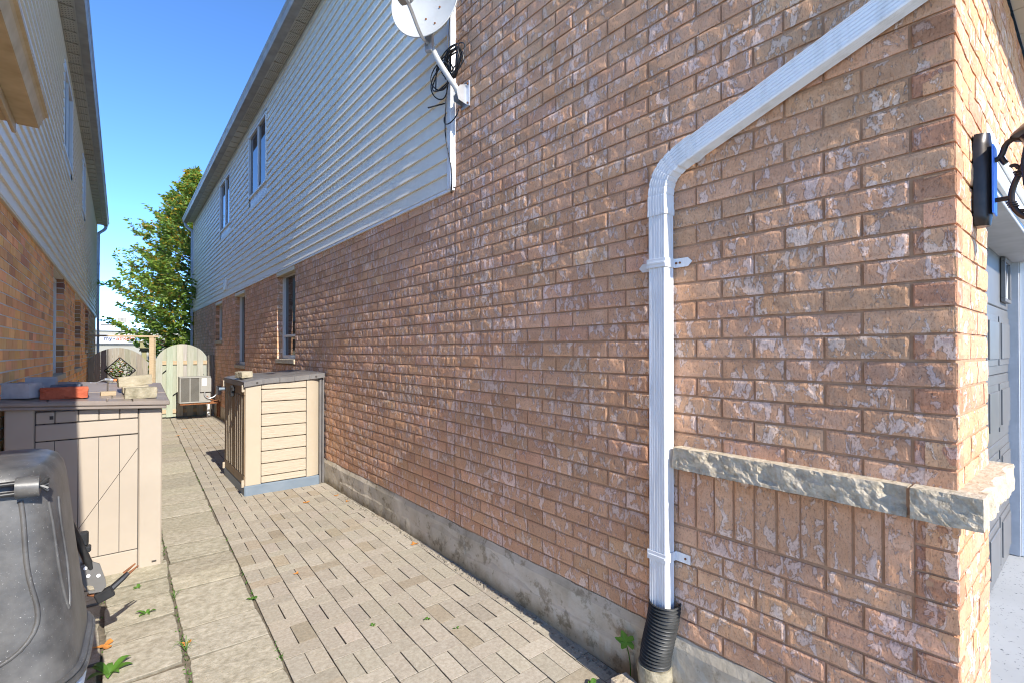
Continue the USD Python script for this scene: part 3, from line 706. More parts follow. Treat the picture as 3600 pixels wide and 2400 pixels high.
m = MB(); m.box((6.21, 0.40, -0.3), (6.6, 0.49, 2.65)); put('wing_wall', m, 'mortar', house)

# ---------------- downspout on the corner
ds = thing('downspout', 'white ribbed downspout strapped to the brick wall, running slanted then straight down', 'downspout')
def ribbed(path, w, d, ribs=5, twist=None, dent=0.0, seed=0, side_axis=None):
    """rectangular ribbed pipe swept along a path; w across (in the wall plane), d out of the wall"""
    p = np.asarray(path, float); t = np.gradient(p, axis=0); t /= np.linalg.norm(t, axis=1, keepdims=True)
    N = np.array([-1.0, 0, 0]); prof = []
    def side(n, a, b, amp):
        s = np.linspace(0, 1, n, endpoint=False); return [(a[0] + (b[0] - a[0]) * q, a[1] + (b[1] - a[1]) * q, amp * (0.5 - 0.5 * math.cos(2 * math.pi * ribs * q))) for q in s]
    hw, hd = w / 2, d / 2; c = 0.006
    out = []
    for (a, b, nrm, n) in (((-hw + c, hd), (hw - c, hd), (0, 1), 41), ((hw, hd - c), (hw, -hd + c), (1, 0), 21), ((hw - c, -hd), (-hw + c, -hd), (0, -1), 3), ((-hw, -hd + c), (-hw, hd - c), (-1, 0), 21)):
        for q in np.linspace(0, 1, n):
            e = 0.0022 * (0.5 - 0.5 * math.cos(2 * math.pi * ribs * q)) if 0.08 < q < 0.92 else 0
            out.append((a[0] + (b[0] - a[0]) * q - nrm[0] * e, a[1] + (b[1] - a[1]) * q - nrm[1] * e))
    out = np.array(out); V = []
    for k in range(len(p)):
        S = np.cross(t[k], N); S /= np.linalg.norm(S)
        dn = dent * (meshkit.fbm(np.c_[out * 30, np.full(len(out), p[k][2] * 4 + seed)], 2, seed) - 0.5) if dent else 0
        ring = p[k] + out[:, :1] * S + (out[:, 1:2]) * N
        if dent: ring = ring + (np.c_[dn, dn * 0.3, 0 * dn]) * 1.0
        V.append(ring)
    n = len(out); F = []
    for i in range(len(p) - 1):
        for j in range(n): k = (j + 1) % n; F.append([i * n + j, i * n + k, (i + 1) * n + k, (i + 1) * n + j])
    V = np.vstack(V)
    return V, np.array(F)
PXc = XW - 0.052; PW, PD = 0.098, 0.075
path = np.c_[np.full(60, PXc), np.linspace(1.405, 1.405, 60), np.linspace(0.33, 2.42, 60)]
v, f = ribbed(path, PW, PD, 6, dent=0.0022, seed=2); put('pipe', MB().add(v, f), 'white', ds, smooth=40)
dirv = np.array([0, -0.945, 0.327]); dirv /= np.linalg.norm(dirv)
elb = spline([(PXc - 0.001, 1.405, 2.38), (PXc - 0.001, 1.405, 2.46), (PXc - 0.001, 1.375, 2.565), (PXc - 0.001, 1.29, 2.625), (PXc - 0.001, 1.21, 2.655)], 90)
v, f = ribbed(elb, PW + 0.006, PD + 0.006, 6)
tt = np.linspace(0, 1, 90)
n_ring = len(v) // 90
v = v.reshape(90, n_ring, 3); cc = elb[:, None]; sc = 1 - 0.085 * (np.clip(np.sin(tt * 2 * np.pi * 10), 0.45, 1) - 0.45)[:, None, None] * ((tt > 0.22) & (tt < 0.80))[:, None, None]
v = (cc + (v - cc) * sc).reshape(-1, 3)
put('elbow', MB().add(v, f), 'white', ds, smooth=30)
s0 = np.array([PXc, 1.25, 2.64]); s1 = np.array([PXc, -0.12, 2.64 + 1.37 * 0.345])
v, f = ribbed(np.linspace(s0, s1, 30), PW, PD, 6); put('pipe', MB().add(v, f), 'white', ds, smooth=40)
v, f = ribbed(spline([tuple(s1), (PXc, -0.18, 3.16), (PXc, -0.19, 3.30), (PXc, -0.19, 3.47)], 20), PW, PD, 6); put('pipe', MB().add(v, f), 'white', ds, smooth=40)
for q0, q1 in (((PXc, 1.405, 2.365), (PXc, 1.405, 2.395)), (s0 + dirv * -0.0, s0 + dirv * 0.03)):
    v, f = ribbed(np.linspace(np.array(q0, float), np.array(q1, float), 3), PW + 0.009, PD + 0.009, 6); put('slip_joint', MB().add(v, f), 'white', ds, smooth=40)
def strap(zc, ya, yb, pointed, tilt=0.0):
    m = MB(); h = 0.022
    xo = PXc - PD / 2 - 0.004
    m.box((xo - 0.003, 1.405 - PW / 2 - 0.004, zc - h), (xo + 0.001, 1.405 + PW / 2 + 0.004, zc + h), 0.001)
    for s in (-1, 1):
        yy = 1.405 + s * (PW / 2 + 0.003); m.box((xo, yy - 0.002, zc - h), (XW - 0.004, yy + 0.002, zc + h), 0.0008)
    m.box((xo - 0.006, 1.405 - PW / 2, zc - 0.005), (xo - 0.002, 1.405 + PW / 2, zc + 0.005), 0.001)
    for (y0, y1) in ((1.405 - PW / 2 - 0.003, ya), (1.405 + PW / 2 + 0.003, yb)):
        if y1 is None: continue
        sgn = np.sign(y1 - y0)
        if pointed: pts = [(y0, zc - h), (y1 - sgn * 0.022, zc - h), (y1, zc), (y1 - sgn * 0.022, zc + h), (y0, zc + h)]
        else: pts = [(y0, zc - h), (y1, zc - h), (y1, zc + h), (y0, zc + h)]
        m.prism(pts, XW - 0.0105, XW - 0.007, 0)
    return m
put('strap', strap(2.13, 1.262, 1.565, True), 'white', ds)
put('strap', strap(0.70, 1.275, None, False), 'white', ds)
for z_ in (2.13, 0.70):
    for q in ((1.30,) if z_ < 1 else (1.325, 1.345)):
        m = MB(); m.tube([(XW - 0.0105, q, z_), (XW - 0.0145, q, z_)], 0.0055, 8); put('screw', m, 'rust', ds)
# corrugated drain hose
hz = thing('drain_hose', 'black corrugated drain hose fitted over the foot of the white downspout', 'drain hose')
cl = spline([(PXc + 0.004, 1.390, 0.475), (PXc + 0.003, 1.397, 0.40), (PXc - 0.002, 1.416, 0.30), (PXc - 0.004, 1.436, 0.20), (PXc - 0.004, 1.444, 0.08), (PXc - 0.004, 1.444, -0.08)], 260)
s_ = np.linspace(0, 1, 260); rad = 0.071 + 0.006 * np.sin(s_ * 2 * np.pi * 32) * (s_ < 0.62)
v, f = tube(cl, rad, 30)
inner = []
m = MB().add(v[:-2], f[:-60]); put('corrugated_sleeve', m, 'hose', hz, smooth=50)
m = MB(); k = 152; v, f = tube(cl[k:], 0.082 + 0.004 * np.sin(np.linspace(0, 9, 260 - k)), 28)
r_ = meshkit.fbm(v * 22, 3, 4) - 0.5; c_ = np.array([PXc - 0.004, 1.44, 0]); dd = v - c_; dd[:, 2] = 0; v = v + dd * (r_[:, None] * 0.16)
m.add(v, f); put('cement_collar', m, 'mossblock', hz, smooth=60)

# ---------------- satellite dish
dish = thing('satellite_dish', 'grey-white satellite dish with feed arm on a bent mast bolted to the wall corner', 'satellite dish')
mast = spline([(2.12, 3.20, 3.68), (2.02, 3.235, 3.82), (1.93, 3.275, 3.965), (1.905, 3.29, 4.03), (1.90, 3.30, 4.08), (1.895, 3.305, 4.14)], 40)
m = MB(); m.tube(mast, 0.022, 16); put('mast', m, 'dish', dish, smooth=40)
dc = np.array([1.857, 3.28, 4.352]); nn = np.array([-0.8387, -0.5419, 0.054]); nn /= np.linalg.norm(nn)
ux = np.cross([0, 0, 1], nn); ux /= np.linalg.norm(ux); uy = np.cross(nn, ux)
R_, A_ = np.meshgrid(np.linspace(0, 1, 11), np.linspace(0, 2 * np.pi, 49)[:-1], indexing='ij')
def dpt(r, a, off): return dc + (r * np.cos(a) * 0.278)[..., None] * ux + (r * np.sin(a) * 0.303)[..., None] * uy + ((r ** 2) * 0.055 + off)[..., None] * nn
Vf = dpt(R_, A_, -0.0 * R_).reshape(-1, 3); Vb = dpt(R_, A_, -0.006 + 0 * R_).reshape(-1, 3); F = []
for i in range(10):
    for j in range(48):
        k = (j + 1) % 48; F.append([i * 48 + j, i * 48 + k, (i + 1) * 48 + k, (i + 1) * 48 + j])
m = MB().add(Vf, F).add(Vb, [q[::-1] for q in F])
rim = tube(np.vstack([Vf[-48:], Vf[-48:-46]]), 0.005, 8); m.add(*rim); put('reflector', m, 'dish', dish, smooth=50)
for (r, a) in ((0.45, -0.5), (0.45, -1.6), (0.72, -1.15), (0.4, 2.0)):
    p = dpt(np.array(r), np.array(a), np.array(0.001)); m = MB(); m.tube([p, p + nn * 0.004], 0.008, 10); put('bolt', m, 'rust', dish)
lnb = dc + nn * 0.36 - uy * 0.17
bot = dc - uy * 0.30 + nn * 0.01
arm = spline([bot - nn * 0.03, bot + nn * 0.05 - uy * 0.02, (bot + lnb) / 2 - uy * 0.03, lnb - uy * 0.04], 20)
m = MB(); m.tube(arm, 0.014, 4); put('feed_arm', m, 'dishgrey', dish)
m = MB(); v, f = cbox((-0.035, -0.05, -0.09), (0.035, 0.05, 0.05), 0.012); m.add(lnb + v[:, :1] * ux + v[:, 1:2] * (-nn) * 1.0 + v[:, 2:3] * uy, f)
m.tube([lnb, lnb - nn * 0.10], [0.028, 0.033], 14); put('feed_horn', m, 'dishgrey', dish)
m = MB(); v, f = cbox((-0.03, -0.02, -0.06), (0.03, 0.02, 0.07), 0.006); m.add(bot - nn * 0.05 + v[:, :1] * ux + v[:, 1:2] * nn + v[:, 2:3] * uy, f); m.tube([bot - nn * 0.04, np.array([1.895, 3.305, 4.12])], 0.016, 10); put('clamp', m, 'galv', dish)
m = MB(); m.box((2.135, 3.13, 3.60), (2.149, 3.24, 3.80), 0.003)
for s in (-1, 1): m.prism([(3.185 + s * 0.025, 0)] if False else [(2.06, 3.64), (2.14, 3.62), (2.14, 3.78), (2.075, 3.755), (2.045, 3.70)], 3.195 + s * 0.028 - 0.002, 3.195 + s * 0.028 + 0.002, 1)
put('wall_bracket', m, 'galv', dish)
for (yy, zz) in ((3.145, 3.625), (3.225, 3.625), (3.145, 3.775)):
    m = MB(); m.tube([(2.134, yy, zz), (2.126, yy, zz)], 0.008, 6); put('bolt', m, 'rust', dish)
# coil of cable and the run down the corner
coil = thing('cable_coil', 'loose coil of black coaxial cable hung behind the satellite dish mast', 'cable coil')
for k in range(15):
    a = np.linspace(0, 2 * np.pi, 40); r1 = 0.135 - 0.05 * rng.random(); cy, cz = 3.235 + rng.normal(0, 0.012), 3.955 + rng.normal(0, 0.012)
    if k > 10: cy, cz, r1 = 3.40 + rng.normal(0, 0.02), 3.92 + rng.normal(0, 0.02), 0.11 + 0.03 * rng.random()
    ph = rng.random() * 6; sq = 1.0 + rng.normal(0, 0.06)
    p = np.c_[2.06 + 0.02 * np.sin(2 * a + ph) + rng.normal(0, 0.012), cy + r1 * sq * np.cos(a), cz + r1 / sq * np.sin(a) * 0.95]
    m = MB(); m.tube(p, 0.0052, 6); put('cable_loop', m, 'rubber', coil, smooth=60)
cab = thing('coaxial_cable', 'thin black cable running down the white corner trim to the siding bottom', 'cable')
m = MB(); m.tube(spline([(2.10, 3.30, 4.6), (2.115, 3.395, 4.2), (2.105, 3.40, 3.85), (2.10, 3.42, 3.62), (2.11, 3.43, 3.45), (2.122, 3.385, 3.25), (2.128, 3.362, 3.08), (2.13, 3.375, 3.015), (2.15, 3.41, 2.995)], 60), 0.005, 6)
put('cable', m, 'rubber', cab, smooth=60)
m = MB(); m.tube(spline([(2.10, 3.42, 3.62), (2.08, 3.36, 3.52), (2.09, 3.28, 3.53), (2.11, 3.24, 3.60)], 24), 0.005, 6); put('cable', m, 'rubber', cab, smooth=60)
m = MB(); m.tube([(2.10, 3.43, 3.72), (1.93, 3.40, 3.62)], 0.006, 6); put('ground_rod', m, 'rubber', cab)

# ---------------- wall lantern on the front pier
lamp = thing('wall_lantern', 'dark bronze scroll-arm wall lantern on the sunlit pier beside the garage door', 'wall lantern', loc=(0, 0, 0.125))
LX = 2.50
m = MB()
a = np.linspace(0, np.pi, 15); prof = [(LX + 0.055 * math.cos(q), 0.312 - 0.045 * math.sin(q)) for q in a]
pz = [(2.035, 0.55), (2.07, 1.0), (2.33, 1.0), (2.375, 0.6)]
V = []
for z_, s in pz: V += [(LX + (x - LX) * s, 0.312 - (0.312 - y) * (0.75 + 0.25 * s), z_) for x, y in prof]
n_ = len(prof); F = []
for i in range(len(pz) - 1):
    for j in range(n_ - 1): F.append([i * n_ + j, i * n_ + j + 1, (i + 1) * n_ + j + 1, (i + 1) * n_ + j])
V = np.array(V); m.add(V, F); m.add(V[:n_], [[0, i, i + 1] for i in range(1, n_ - 1)]); m.add(V[-n_:], [[0, i, i + 1] for i in range(1, n_ - 1)])
put('backplate', m, 'iron', lamp, smooth=35)
m = MB(); m.box((LX - 0.035, 0.2600, 2.075), (LX + 0.05, 0.2655, 2.325), 0.002); put('blue_film', m, 'bluefilm', lamp, label='blue protective film on the lantern backplate')
def arm3(pts, r, n=40): return tube(spline([(LX, y, z) for y, z in pts], n), r, 10)
for pts, r in (([(0.27, 2.275), (0.25, 2.275), (0.238, 2.300), (0.228, 2.325), (0.205, 2.335), (0.18, 2.315), (0.178, 2.27), (0.195, 2.215), (0.213, 2.165), (0.218, 2.11), (0.20, 2.065), (0.165, 2.035), (0.14, 2.03), (0.125, 2.04), (0.12, 2.06)], 0.0095),
               ([(0.245, 2.28), (0.238, 2.262), (0.232, 2.252)], 0.009), ([(0.268, 2.125), (0.24, 2.125), (0.216, 2.125)], 0.0085),
               ([(0.20, 2.225), (0.215, 2.240), (0.222, 2.236)], 0.0065), ([(0.205, 2.075), (0.175, 2.075), (0.16, 2.09)], 0.0065)):
    m = MB(); m.add(*arm3(pts, r)); put('scroll_arm', m, 'iron', lamp, smooth=60)
for (y, z) in ((0.198, 2.205), (0.216, 2.10)):
    m = MB()
    for q in (-0.008, 0, 0.008): m.tube([(LX, y + q * 0.4, z + q - 0.002), (LX, y + q * 0.4, z + q + 0.002)], 0.0145, 12)
    put('collar', m, 'iron', lamp, smooth=40)
lc = np.array([LX, 0.125]); m = MB()
def lathe(prof, cx, cy, n=24):
    V = np.array([[cx + r * math.cos(t), cy + r * math.sin(t), z] for r, z in prof for t in np.arange(n) * 2 * np.pi / n]); F = []
    for i in range(len(prof) - 1):
        for j in range(n): k = (j + 1) % n; F.append([i * n + j, i * n + k, (i + 1) * n + k, (i + 1) * n + j])
    return V, F
m.add(*lathe([(0.0, 2.40), (0.03, 2.395), (0.07, 2.37), (0.095, 2.345), (0.098, 2.335), (0.075, 2.33), (0.065, 2.315), (0.062, 2.30), (0.05, 2.30)], *lc)); m.tube([(LX, 0.205, 2.335), (LX, 0.15, 2.325)], 0.010, 10)
put('lantern_cap', m, 'iron', lamp, smooth=35)
m = MB(); m.add(*lathe([(0.058, 2.30), (0.066, 2.24), (0.060, 2.16), (0.045, 2.11)], *lc)); put('glass_shade', m, 'glass', lamp, smooth=60)
m = MB(); m.add(*lathe([(0.047, 2.112), (0.05, 2.10), (0.03, 2.085), (0.012, 2.06), (0.0, 2.05)], *lc)); put('lantern_base', m, 'iron', lamp, smooth=35)
for q in range(4):
    a = q * np.pi / 2 + 0.4; m = MB(); m.tube([(lc[0] + r * math.cos(a), lc[1] + r * math.sin(a), z) for r, z in ((0.06, 2.30), (0.069, 2.24), (0.063, 2.16), (0.048, 2.105))], 0.005, 6); put('lantern_rib', m, 'iron', lamp)

# ================================================================ LEFT HOUSE
AL = math.radians(0.85); LT = np.array([math.sin(AL), math.cos(AL), 0]); LN = np.array([math.cos(AL), -math.sin(AL), 0])
LXF = frame((-0.66, 0, 0), LT, LN)
lh = thing('orange_brick_house', 'orange brick house with white siding above and a tan front eave, on the left', 'house')
LE, LS = 19.9, 3.55
zs_l = lambda y: 6.03 - 0.034 * (y - 8.2)
lw = [(8.08, 9.37, 1.32, 2.70), (11.48, 12.79, 1.32, 2.69), (14.46, 15.50, 1.66, 2.68)]
m = MB(); m.prism(holes_poly(0.4, LE, -0.2, 2.74, lw), -0.24, -0.005, 9, X=lambda v: LXF(np.c_[v[:, 0], v[:, 2], v[:, 1]])); put('mortar_wall', m, 'gmortar', lh)
rects = lay(0.4, LE, -0.02, 0.079, 35, 0.245, lw, joint=0.011)
R = np.array(rects); ctr = LXF(np.c_[(R[:, 0] + R[:, 1]) / 2, np.zeros(len(R)), (R[:, 2] + R[:, 3]) / 2])
vis, dz = in_view(ctr, 1.02); vis &= (ctr[:, 2] > 1.2)
order = np.argsort(np.where(vis, dz, dz + 100)); first = order[:298]; others = order[298:]
tn = tone_rand(len(R), 0.10, 0.06); br = rng.random(len(R)) < 0.16; tn[br] *= [0.72, 0.66, 0.72]
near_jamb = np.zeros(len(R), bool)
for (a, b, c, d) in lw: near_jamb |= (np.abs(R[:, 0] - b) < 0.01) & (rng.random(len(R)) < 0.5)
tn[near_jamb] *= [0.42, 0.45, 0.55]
for i, (v, f) in zip(first, brick_geo(R[first], LXF, 6, 3, relief=0.0012, edge=0.0015, seed=5)): put('brick', MB().add(v, f, tn[i]), 'obrick', lh)
rest = MB()
for i, (v, f) in zip(others, brick_geo(R[others], LXF, 3, 2, relief=0.0012, edge=0.0015, seed=5)): rest.add(v, f, tn[i])
put('brickwork', rest, 'obrick', lh, kind='stuff')
up_w_l = [(9.05, 10.45, 4.50, 5.70), (12.95, 13.85, 4.55, 5.66)]
siding(LXF, LS, LE, 2.745, zs_l, 27, [(a, b, c - 0.02, d + 0.02) for a, b, c, d in up_w_l], lh, wav=0.015)
m = MB(); P = Polygon([(LS, 2.741), (LE, 2.741), (LE, zs_l(LE)), (LS, zs_l(LS))])
for (a, b, c, d) in up_w_l: P = P.difference(sbox(a, c, b, d))
m.prism(P, -0.2, -0.001, 9, X=lambda v: LXF(np.c_[v[:, 0], v[:, 2], v[:, 1]])); put('upper_wall', m, 'vinyl', lh)
m = MB(); m.box((LS, -0.01, 2.722), (LE, 0.020, 2.744), 0.003, X=LXF); put('starter_trim', m, 'beige_trim', lh)
m = MB(); m.box((LE - 0.07, -0.01, 2.72), (LE + 0.01, 0.024, zs_l(LE)), 0.004, X=LXF); put('corner_trim', m, 'white', lh)
for (a, b, c, d), sl in zip(lw, (None, None, 0.05)):
    window(LXF, a, b, c + 0.08, d, lh, -0.075, 0.06, sill=0.03, brow=0.0)
for (a, b, c, d) in up_w_l: window(LXF, a, b, c, d, lh, 0.022, 0.045, mull=(a + b) / 2)
for i, a in enumerate(np.arange(LS - 0.1, LE, 0.30)):
    m = MB(); z_ = zs_l(a + 0.15); m.box((a + 0.004, 0.01, z_ - 0.004), (a + 0.296, 0.150, z_ + 0.01), 0.002, X=LXF); put('soffit_panel', m, 'soffit', lh)
m = MB()
for a in np.arange(LS + 3.2, LE - 6, 0.30):
    z_ = zs_l(a + 0.15) - 0.0052
    for q in np.linspace(a + 0.035, a + 0.26, 6):
        for kk, o in enumerate((0.03, 0.06, 0.09, 0.12)):
            q2 = q + (0.018 if kk % 2 else 0); m.add(LXF(np.array([(q2, o, z_), (q2 + 0.01, o, z_), (q2 + 0.01, o + 0.014, z_), (q2, o + 0.014, z_)])), [[0, 1, 2, 3]])
put('soffit_slots', m, 'groove', lh, kind='stuff')
gp = [(0.172, -0.010), (0.172, -0.035), (0.270, -0.035), (0.285, -0.005), (0.288, 0.03), (0.306, 0.055), (0.308, 0.080), (0.298, 0.082), (0.296, 0.06), (0.27, -0.02), (0.19, -0.02), (0.19, 0.09)]
m = MB(); v, f = sweepy(gp, LS - 0.1, LE + 0.03, zs_l, LXF); m.add(v, f)
for ye in (LS - 0.1, LE + 0.03):
    q = np.array([(ye, o, zs_l(ye) + z) for o, z in gp[1:7]] + [(ye, 0.178, zs_l(ye) + 0.08)]); m.add(LXF(q), [[0, i, i + 1] for i in range(1, len(q) - 1)])
put('gutter', m, 'gutter', lh)
m = MB(); v, f = sweepy([(0.0, 0.012), (0.171, 0.012), (0.171, 0.07)], LS - 0.1, LE + 0.03, zs_l, LXF); m.add(v, f)
v, f = sweepy([(0.151, -0.012), (0.1695, -0.012), (0.1695, 0.07)], LS - 0.1, LE + 0.03, zs_l, LXF); m.add(v, f); put('fascia', m, 'soffit', lh)
m = MB(); v, f = sweepy([(0.235, 0.088), (-3.4, 1.6), (-7.0, 0.0)], LS - 0.1, LE + 0.03, zs_l, LXF); m.add(v, f); put('roof', m, 'shingle', lh)
m = MB(); m.box((LS, -7.0, -0.1), (LE - 0.01, -0.21, 5.6), X=LXF); m.box((0.42, -7, -0.1), (LS - 0.001, -0.25, 2.75), X=LXF); put('inner_wall', m, 'vinyl', lh)
# front eave: gutter, fascia, soffit, roof
GE = 3.42
GX = frame((0, 0, 0), (0, 1, 0), (1, 0, 0))
pr = [(-0.366, 2.90), (-0.366, 2.822), (-0.286, 2.822), (-0.280, 2.842), (-0.270, 2.872), (-0.262, 2.882), (-0.250, 2.884), (-0.250, 2.905), (-0.258, 2.905), (-0.262, 2.888), (-0.29, 2.832), (-0.358, 2.832), (-0.358, 2.90)]
m = MB(); v, f = sweepy(pr, 0.3, GE, lambda y: 0.0, GX); m.add(v, f); q = np.array([(GE, o, z) for o, z in pr[:8]]); m.add(GX(q), [[0, i, i + 1] for i in range(1, 7)])
put('gutter', m, 'gutter2', lh, label='tan weathered gutter end of the front eave')
m = MB(); m.box((0.3, -0.382, 2.772), (GE - 0.01, -0.367, 2.93), 0.002, X=GX); put('fascia', m, 'gutter2', lh)
for a in np.arange(0.3, GE - 0.2, 0.3):
    m = MB(); m.box((a + 0.003, -0.66, 2.785), (a + 0.297, -0.384, 2.797), 0.002, X=GX); put('soffit_panel', m, 'gutter2', lh)
m = MB(); m.prism([(-0.262, 2.915), (-0.262, 2.935), (-4.0, 4.55), (-4.0, 4.53)], 0.28, GE, 1); put('roof', m, 'shingle', lh)

def small_downspout(name, X, t, zt, out, label, g=None):
    d_ = thing(name, label, 'downspout')
    pts = spline([X(np.array([[t, out, zt + 0.0]]))[0], X(np.array([[t, out, zt - 0.06]]))[0], X(np.array([[t, out * 0.7, zt - 0.16]]))[0], X(np.array([[t, 0.07, zt - 0.24]]))[0], X(np.array([[t, 0.05, zt - 0.36]]))[0]], 20)
    m = MB(); m.tube(pts, 0.042, 8); put('elbow', m, 'bluegrey', d_, smooth=30)
    m = MB(); m.box((t - 0.04, 0.018, -0.02), (t + 0.04, 0.085, zt - 0.33), 0.008, X=X); put('pipe', m, 'bluegrey', d_)
    for z_ in (0.8, 2.9, 4.4):
        m = MB(); m.box((t - 0.05, 0.012, z_ - 0.02), (t + 0.05, 0.090, z_ + 0.02), 0.003, X=X); put('strap', m, 'bluegrey', d_)
small_downspout('downspout', RX, YE - 0.02, zs_r(YE) - 0.03, 0.245, 'blue-grey downspout at the far corner of the right house, beside the tree')
small_downspout('downspout', LXF, LE - 0.02, zs_l(LE) - 0.03, 0.22, 'blue-grey downspout at the far corner of the left house')

# ================================================================ RIGHT STORAGE SHED
sx0, sx1, sy0, sy1 = 1.225, 2.045, 6.43, 7.72
sh = thing('storage_shed', 'cream plank-sided resin shed with dark lid and brown doors against the right wall', 'storage shed')
GS = gz(6.5)
m = MB(); m.box((sx0 - 0.012, sy0 - 0.012, GS - 0.02), (sx1 + 0.03, sy1 + 0.01, GS + 0.115), 0.012); put('base', m, 'shedbase', sh)
m = MB(); m.box((sx0 + 0.02, sy0 + 0.03, GS + 0.10), (sx1, sy1 - 0.02, 1.30)); put('inner_box', m, 'groove', sh)
ztop = lambda x: 1.315 + (x - sx0) * 0.085
def slant(x0, x1, y0, y1, z0, bev=0.006):
    v, f = cbox((x0, y0, 0), (x1, y1, 1), 0.0); v = v.copy(); v[:, 2] = np.where(v[:, 2] > 0.5, ztop(v[:, 0]), z0); return v, f
z = GS + 0.117
m = MB(); v, f = slant(sx0, sx0 + 0.165, sy0 - 0.004, sy0 + 0.05, z); m.add(v, f); put('corner_post', m, 'creamsmooth', sh)
a = np.linspace(0, 1, 12); m = MB()
pts = [(sx1 - 0.13 + 0.16 * q, sy0 - 0.004 + 0.05 * q ** 2.2) for q in a]
V = [(x, y, z) for x, y in pts] + [(x, y, ztop(x)) for x, y in pts]; m.add(V, [[i, i + 1, 13 + i, 12 + i] for i in range(11)]); put('corner_post', m, 'creamsmooth', sh)
px0, px1 = sx0 + 0.170, sx1 - 0.134
hgt = [0.085] + [0.148] * 7 + [0.2]; zz = z
for k, h in enumerate(hgt):
    m = MB(); v, f = cbox((px0, sy0 - 0.001, zz + 0.006), (px1, sy0 + 0.04, zz + h - 0.003), 0.007); v = v.copy()
    if k == len(hgt) - 1:
        top = v[:, 2] > zz + h - 0.02; v[top, 2] = ztop(v[top, 0]) - 0.004
    v[:, 1] -= 0.006 * (1 - np.clip((v[:, 2] - zz) / h, 0, 1)) * (v[:, 1] < sy0 + 0.02)
    m.add(v, f); put('plank', m, 'cream', sh); zz += h
m = MB(); m.box((sx1 + 0.032, sy0 + 0.01, GS), (sx1 + 0.062, sy0 + 0.07, 1.40), 0.006); m.box((sx1 + 0.073, sy0 + 0.02, GS), (sx1 + 0.098, sy0 + 0.06, 1.40), 0.006); put('rear_frame', m, 'lidgrey', sh)
# doors face the alley
for d in range(2):
    y0 = sy0 + 0.02 + d * 0.635; y1 = y0 + 0.63
    dr = thing('door', parent=sh)
    for k in range(5):
        ya, yb_ = y0 + k * 0.126, y0 + (k + 1) * 0.126 - 0.006
        m = MB(); m.box((sx0 - 0.010, ya, z + 0.115), (sx0 + 0.03, yb_, 1.175), 0.005); put('board', m, 'brownwood', dr)
    m = MB(); m.box((sx0 - 0.012, y0, z), (sx0 + 0.03, y1 - 0.006, z + 0.11), 0.005); put('bottom_rail', m, 'brownwood', dr)
    m = MB(); m.box((sx0 - 0.012, y0, 1.18), (sx0 + 0.03, y1 - 0.006, 1.30), 0.005); put('top_rail', m, 'brownwood', dr)
    for k in range(1, 5):
        m = MB(); m.box((sx0 - 0.013, y0 + k * 0.126 - 0.008, z + 0.115), (sx0 - 0.009, y0 + k * 0.126 + 0.000, 1.175)); put('board_bead', m, 'cream', dr)
    hy = y0 + 0.006 if d == 0 else y1 - 0.02
    for hz_ in (z - 0.02, 1.22):
        m = MB(); m.box((sx0 - 0.036, hy - 0.012, hz_), (sx0 - 0.004, hy + 0.022, hz_ + 0.085), 0.006); put('hinge', m, 'cream', dr)
m = MB(); m.box((sx0 - 0.045, sy0 + 0.56, 1.20), (sx0 - 0.012, sy0 + 0.72, 1.25), 0.006); m.box((sx0 - 0.055, sy0 + 0.61, 1.13), (sx0 - 0.012, sy0 + 0.66, 1.27), 0.006); put('latch', m, 'black', sh)
m = MB(); m.tube([(sx0 - 0.09, sy1 - 0.05, 1.19), (sx0 - 0.012, sy1 - 0.05, 1.19)], 0.022, 12); put('knob', m, 'shedbase', sh)
# lid: shallow moulded top with a ribbed skirt
lid = thing('lid', parent=sh)
lx0, lx1, ly0, ly1 = sx0 - 0.022, sx1 + 0.085, sy0 - 0.028, sy1 + 0.02
zl = lambda x: 1.352 + (x - lx0) * 0.092 + 0.012 * math.sin(max(0, min(1, (x - lx0) / 0.5)) * math.pi)
nx, ny = 24, 20; V = []; F = []
for i in range(nx + 1):
    for j in range(ny + 1):
        x = lx0 + (lx1 - lx0) * i / nx; y = ly0 + (ly1 - ly0) * j / ny
        e = min(i, nx - i, j, ny - j); V.append((x, y, zl(x) - (0.012 if e == 0 else 0) + 0.006 * math.sin(j / ny * math.pi) - (0.007 if j % 5 == 0 and 0 < e and i < nx * 0.75 else 0)))
for i in range(nx):
    for j in range(ny): a = i * (ny + 1) + j; F.append([a, a + ny + 1, a + ny + 2, a + 1])
m = MB().add(V, F)
sk = []
for x in np.linspace(lx0, lx1, 25): sk.append((x, ly0, zl(x) - 0.012))
put('lid_top', m, 'lidgrey', lid)
m = MB(); n_ = len(sk); V = sk + [(x, y - 0.003, z_ - 0.058) for x, y, z_ in sk]; m.add(V, [[i, i + 1, n_ + i + 1, n_ + i] for i in range(n_ - 1)])
V = [(x, y - 0.003, z_) for x, y, z_ in [(q[0], q[1], q[2] - 0.058) for q in sk]] + [(q[0], q[1] + 0.03, q[2] - 0.058) for q in sk]; m.add(V, [[i, i + 1, n_ + i + 1, n_ + i] for i in range(n_ - 1)])
fr_ = [(lx0, y, zl(lx0) - 0.012) for y in np.linspace(ly0, ly1, 12)]; n2 = len(fr_)
m.add(fr_ + [(lx0 - 0.003, q[1], q[2] - 0.056) for q in fr_], [[i, i + 1, n2 + i + 1, n2 + i] for i in range(n2 - 1)])
bk = [(x, ly1, zl(x) - 0.012) for x in np.linspace(lx0, lx1, 4)]; m.add(bk + [(q[0], q[1], q[2] - 0.056) for q in bk], [[i, i + 1, 4 + i + 1, 4 + i] for i in range(3)])
put('skirt', m, 'lidgrey', lid)
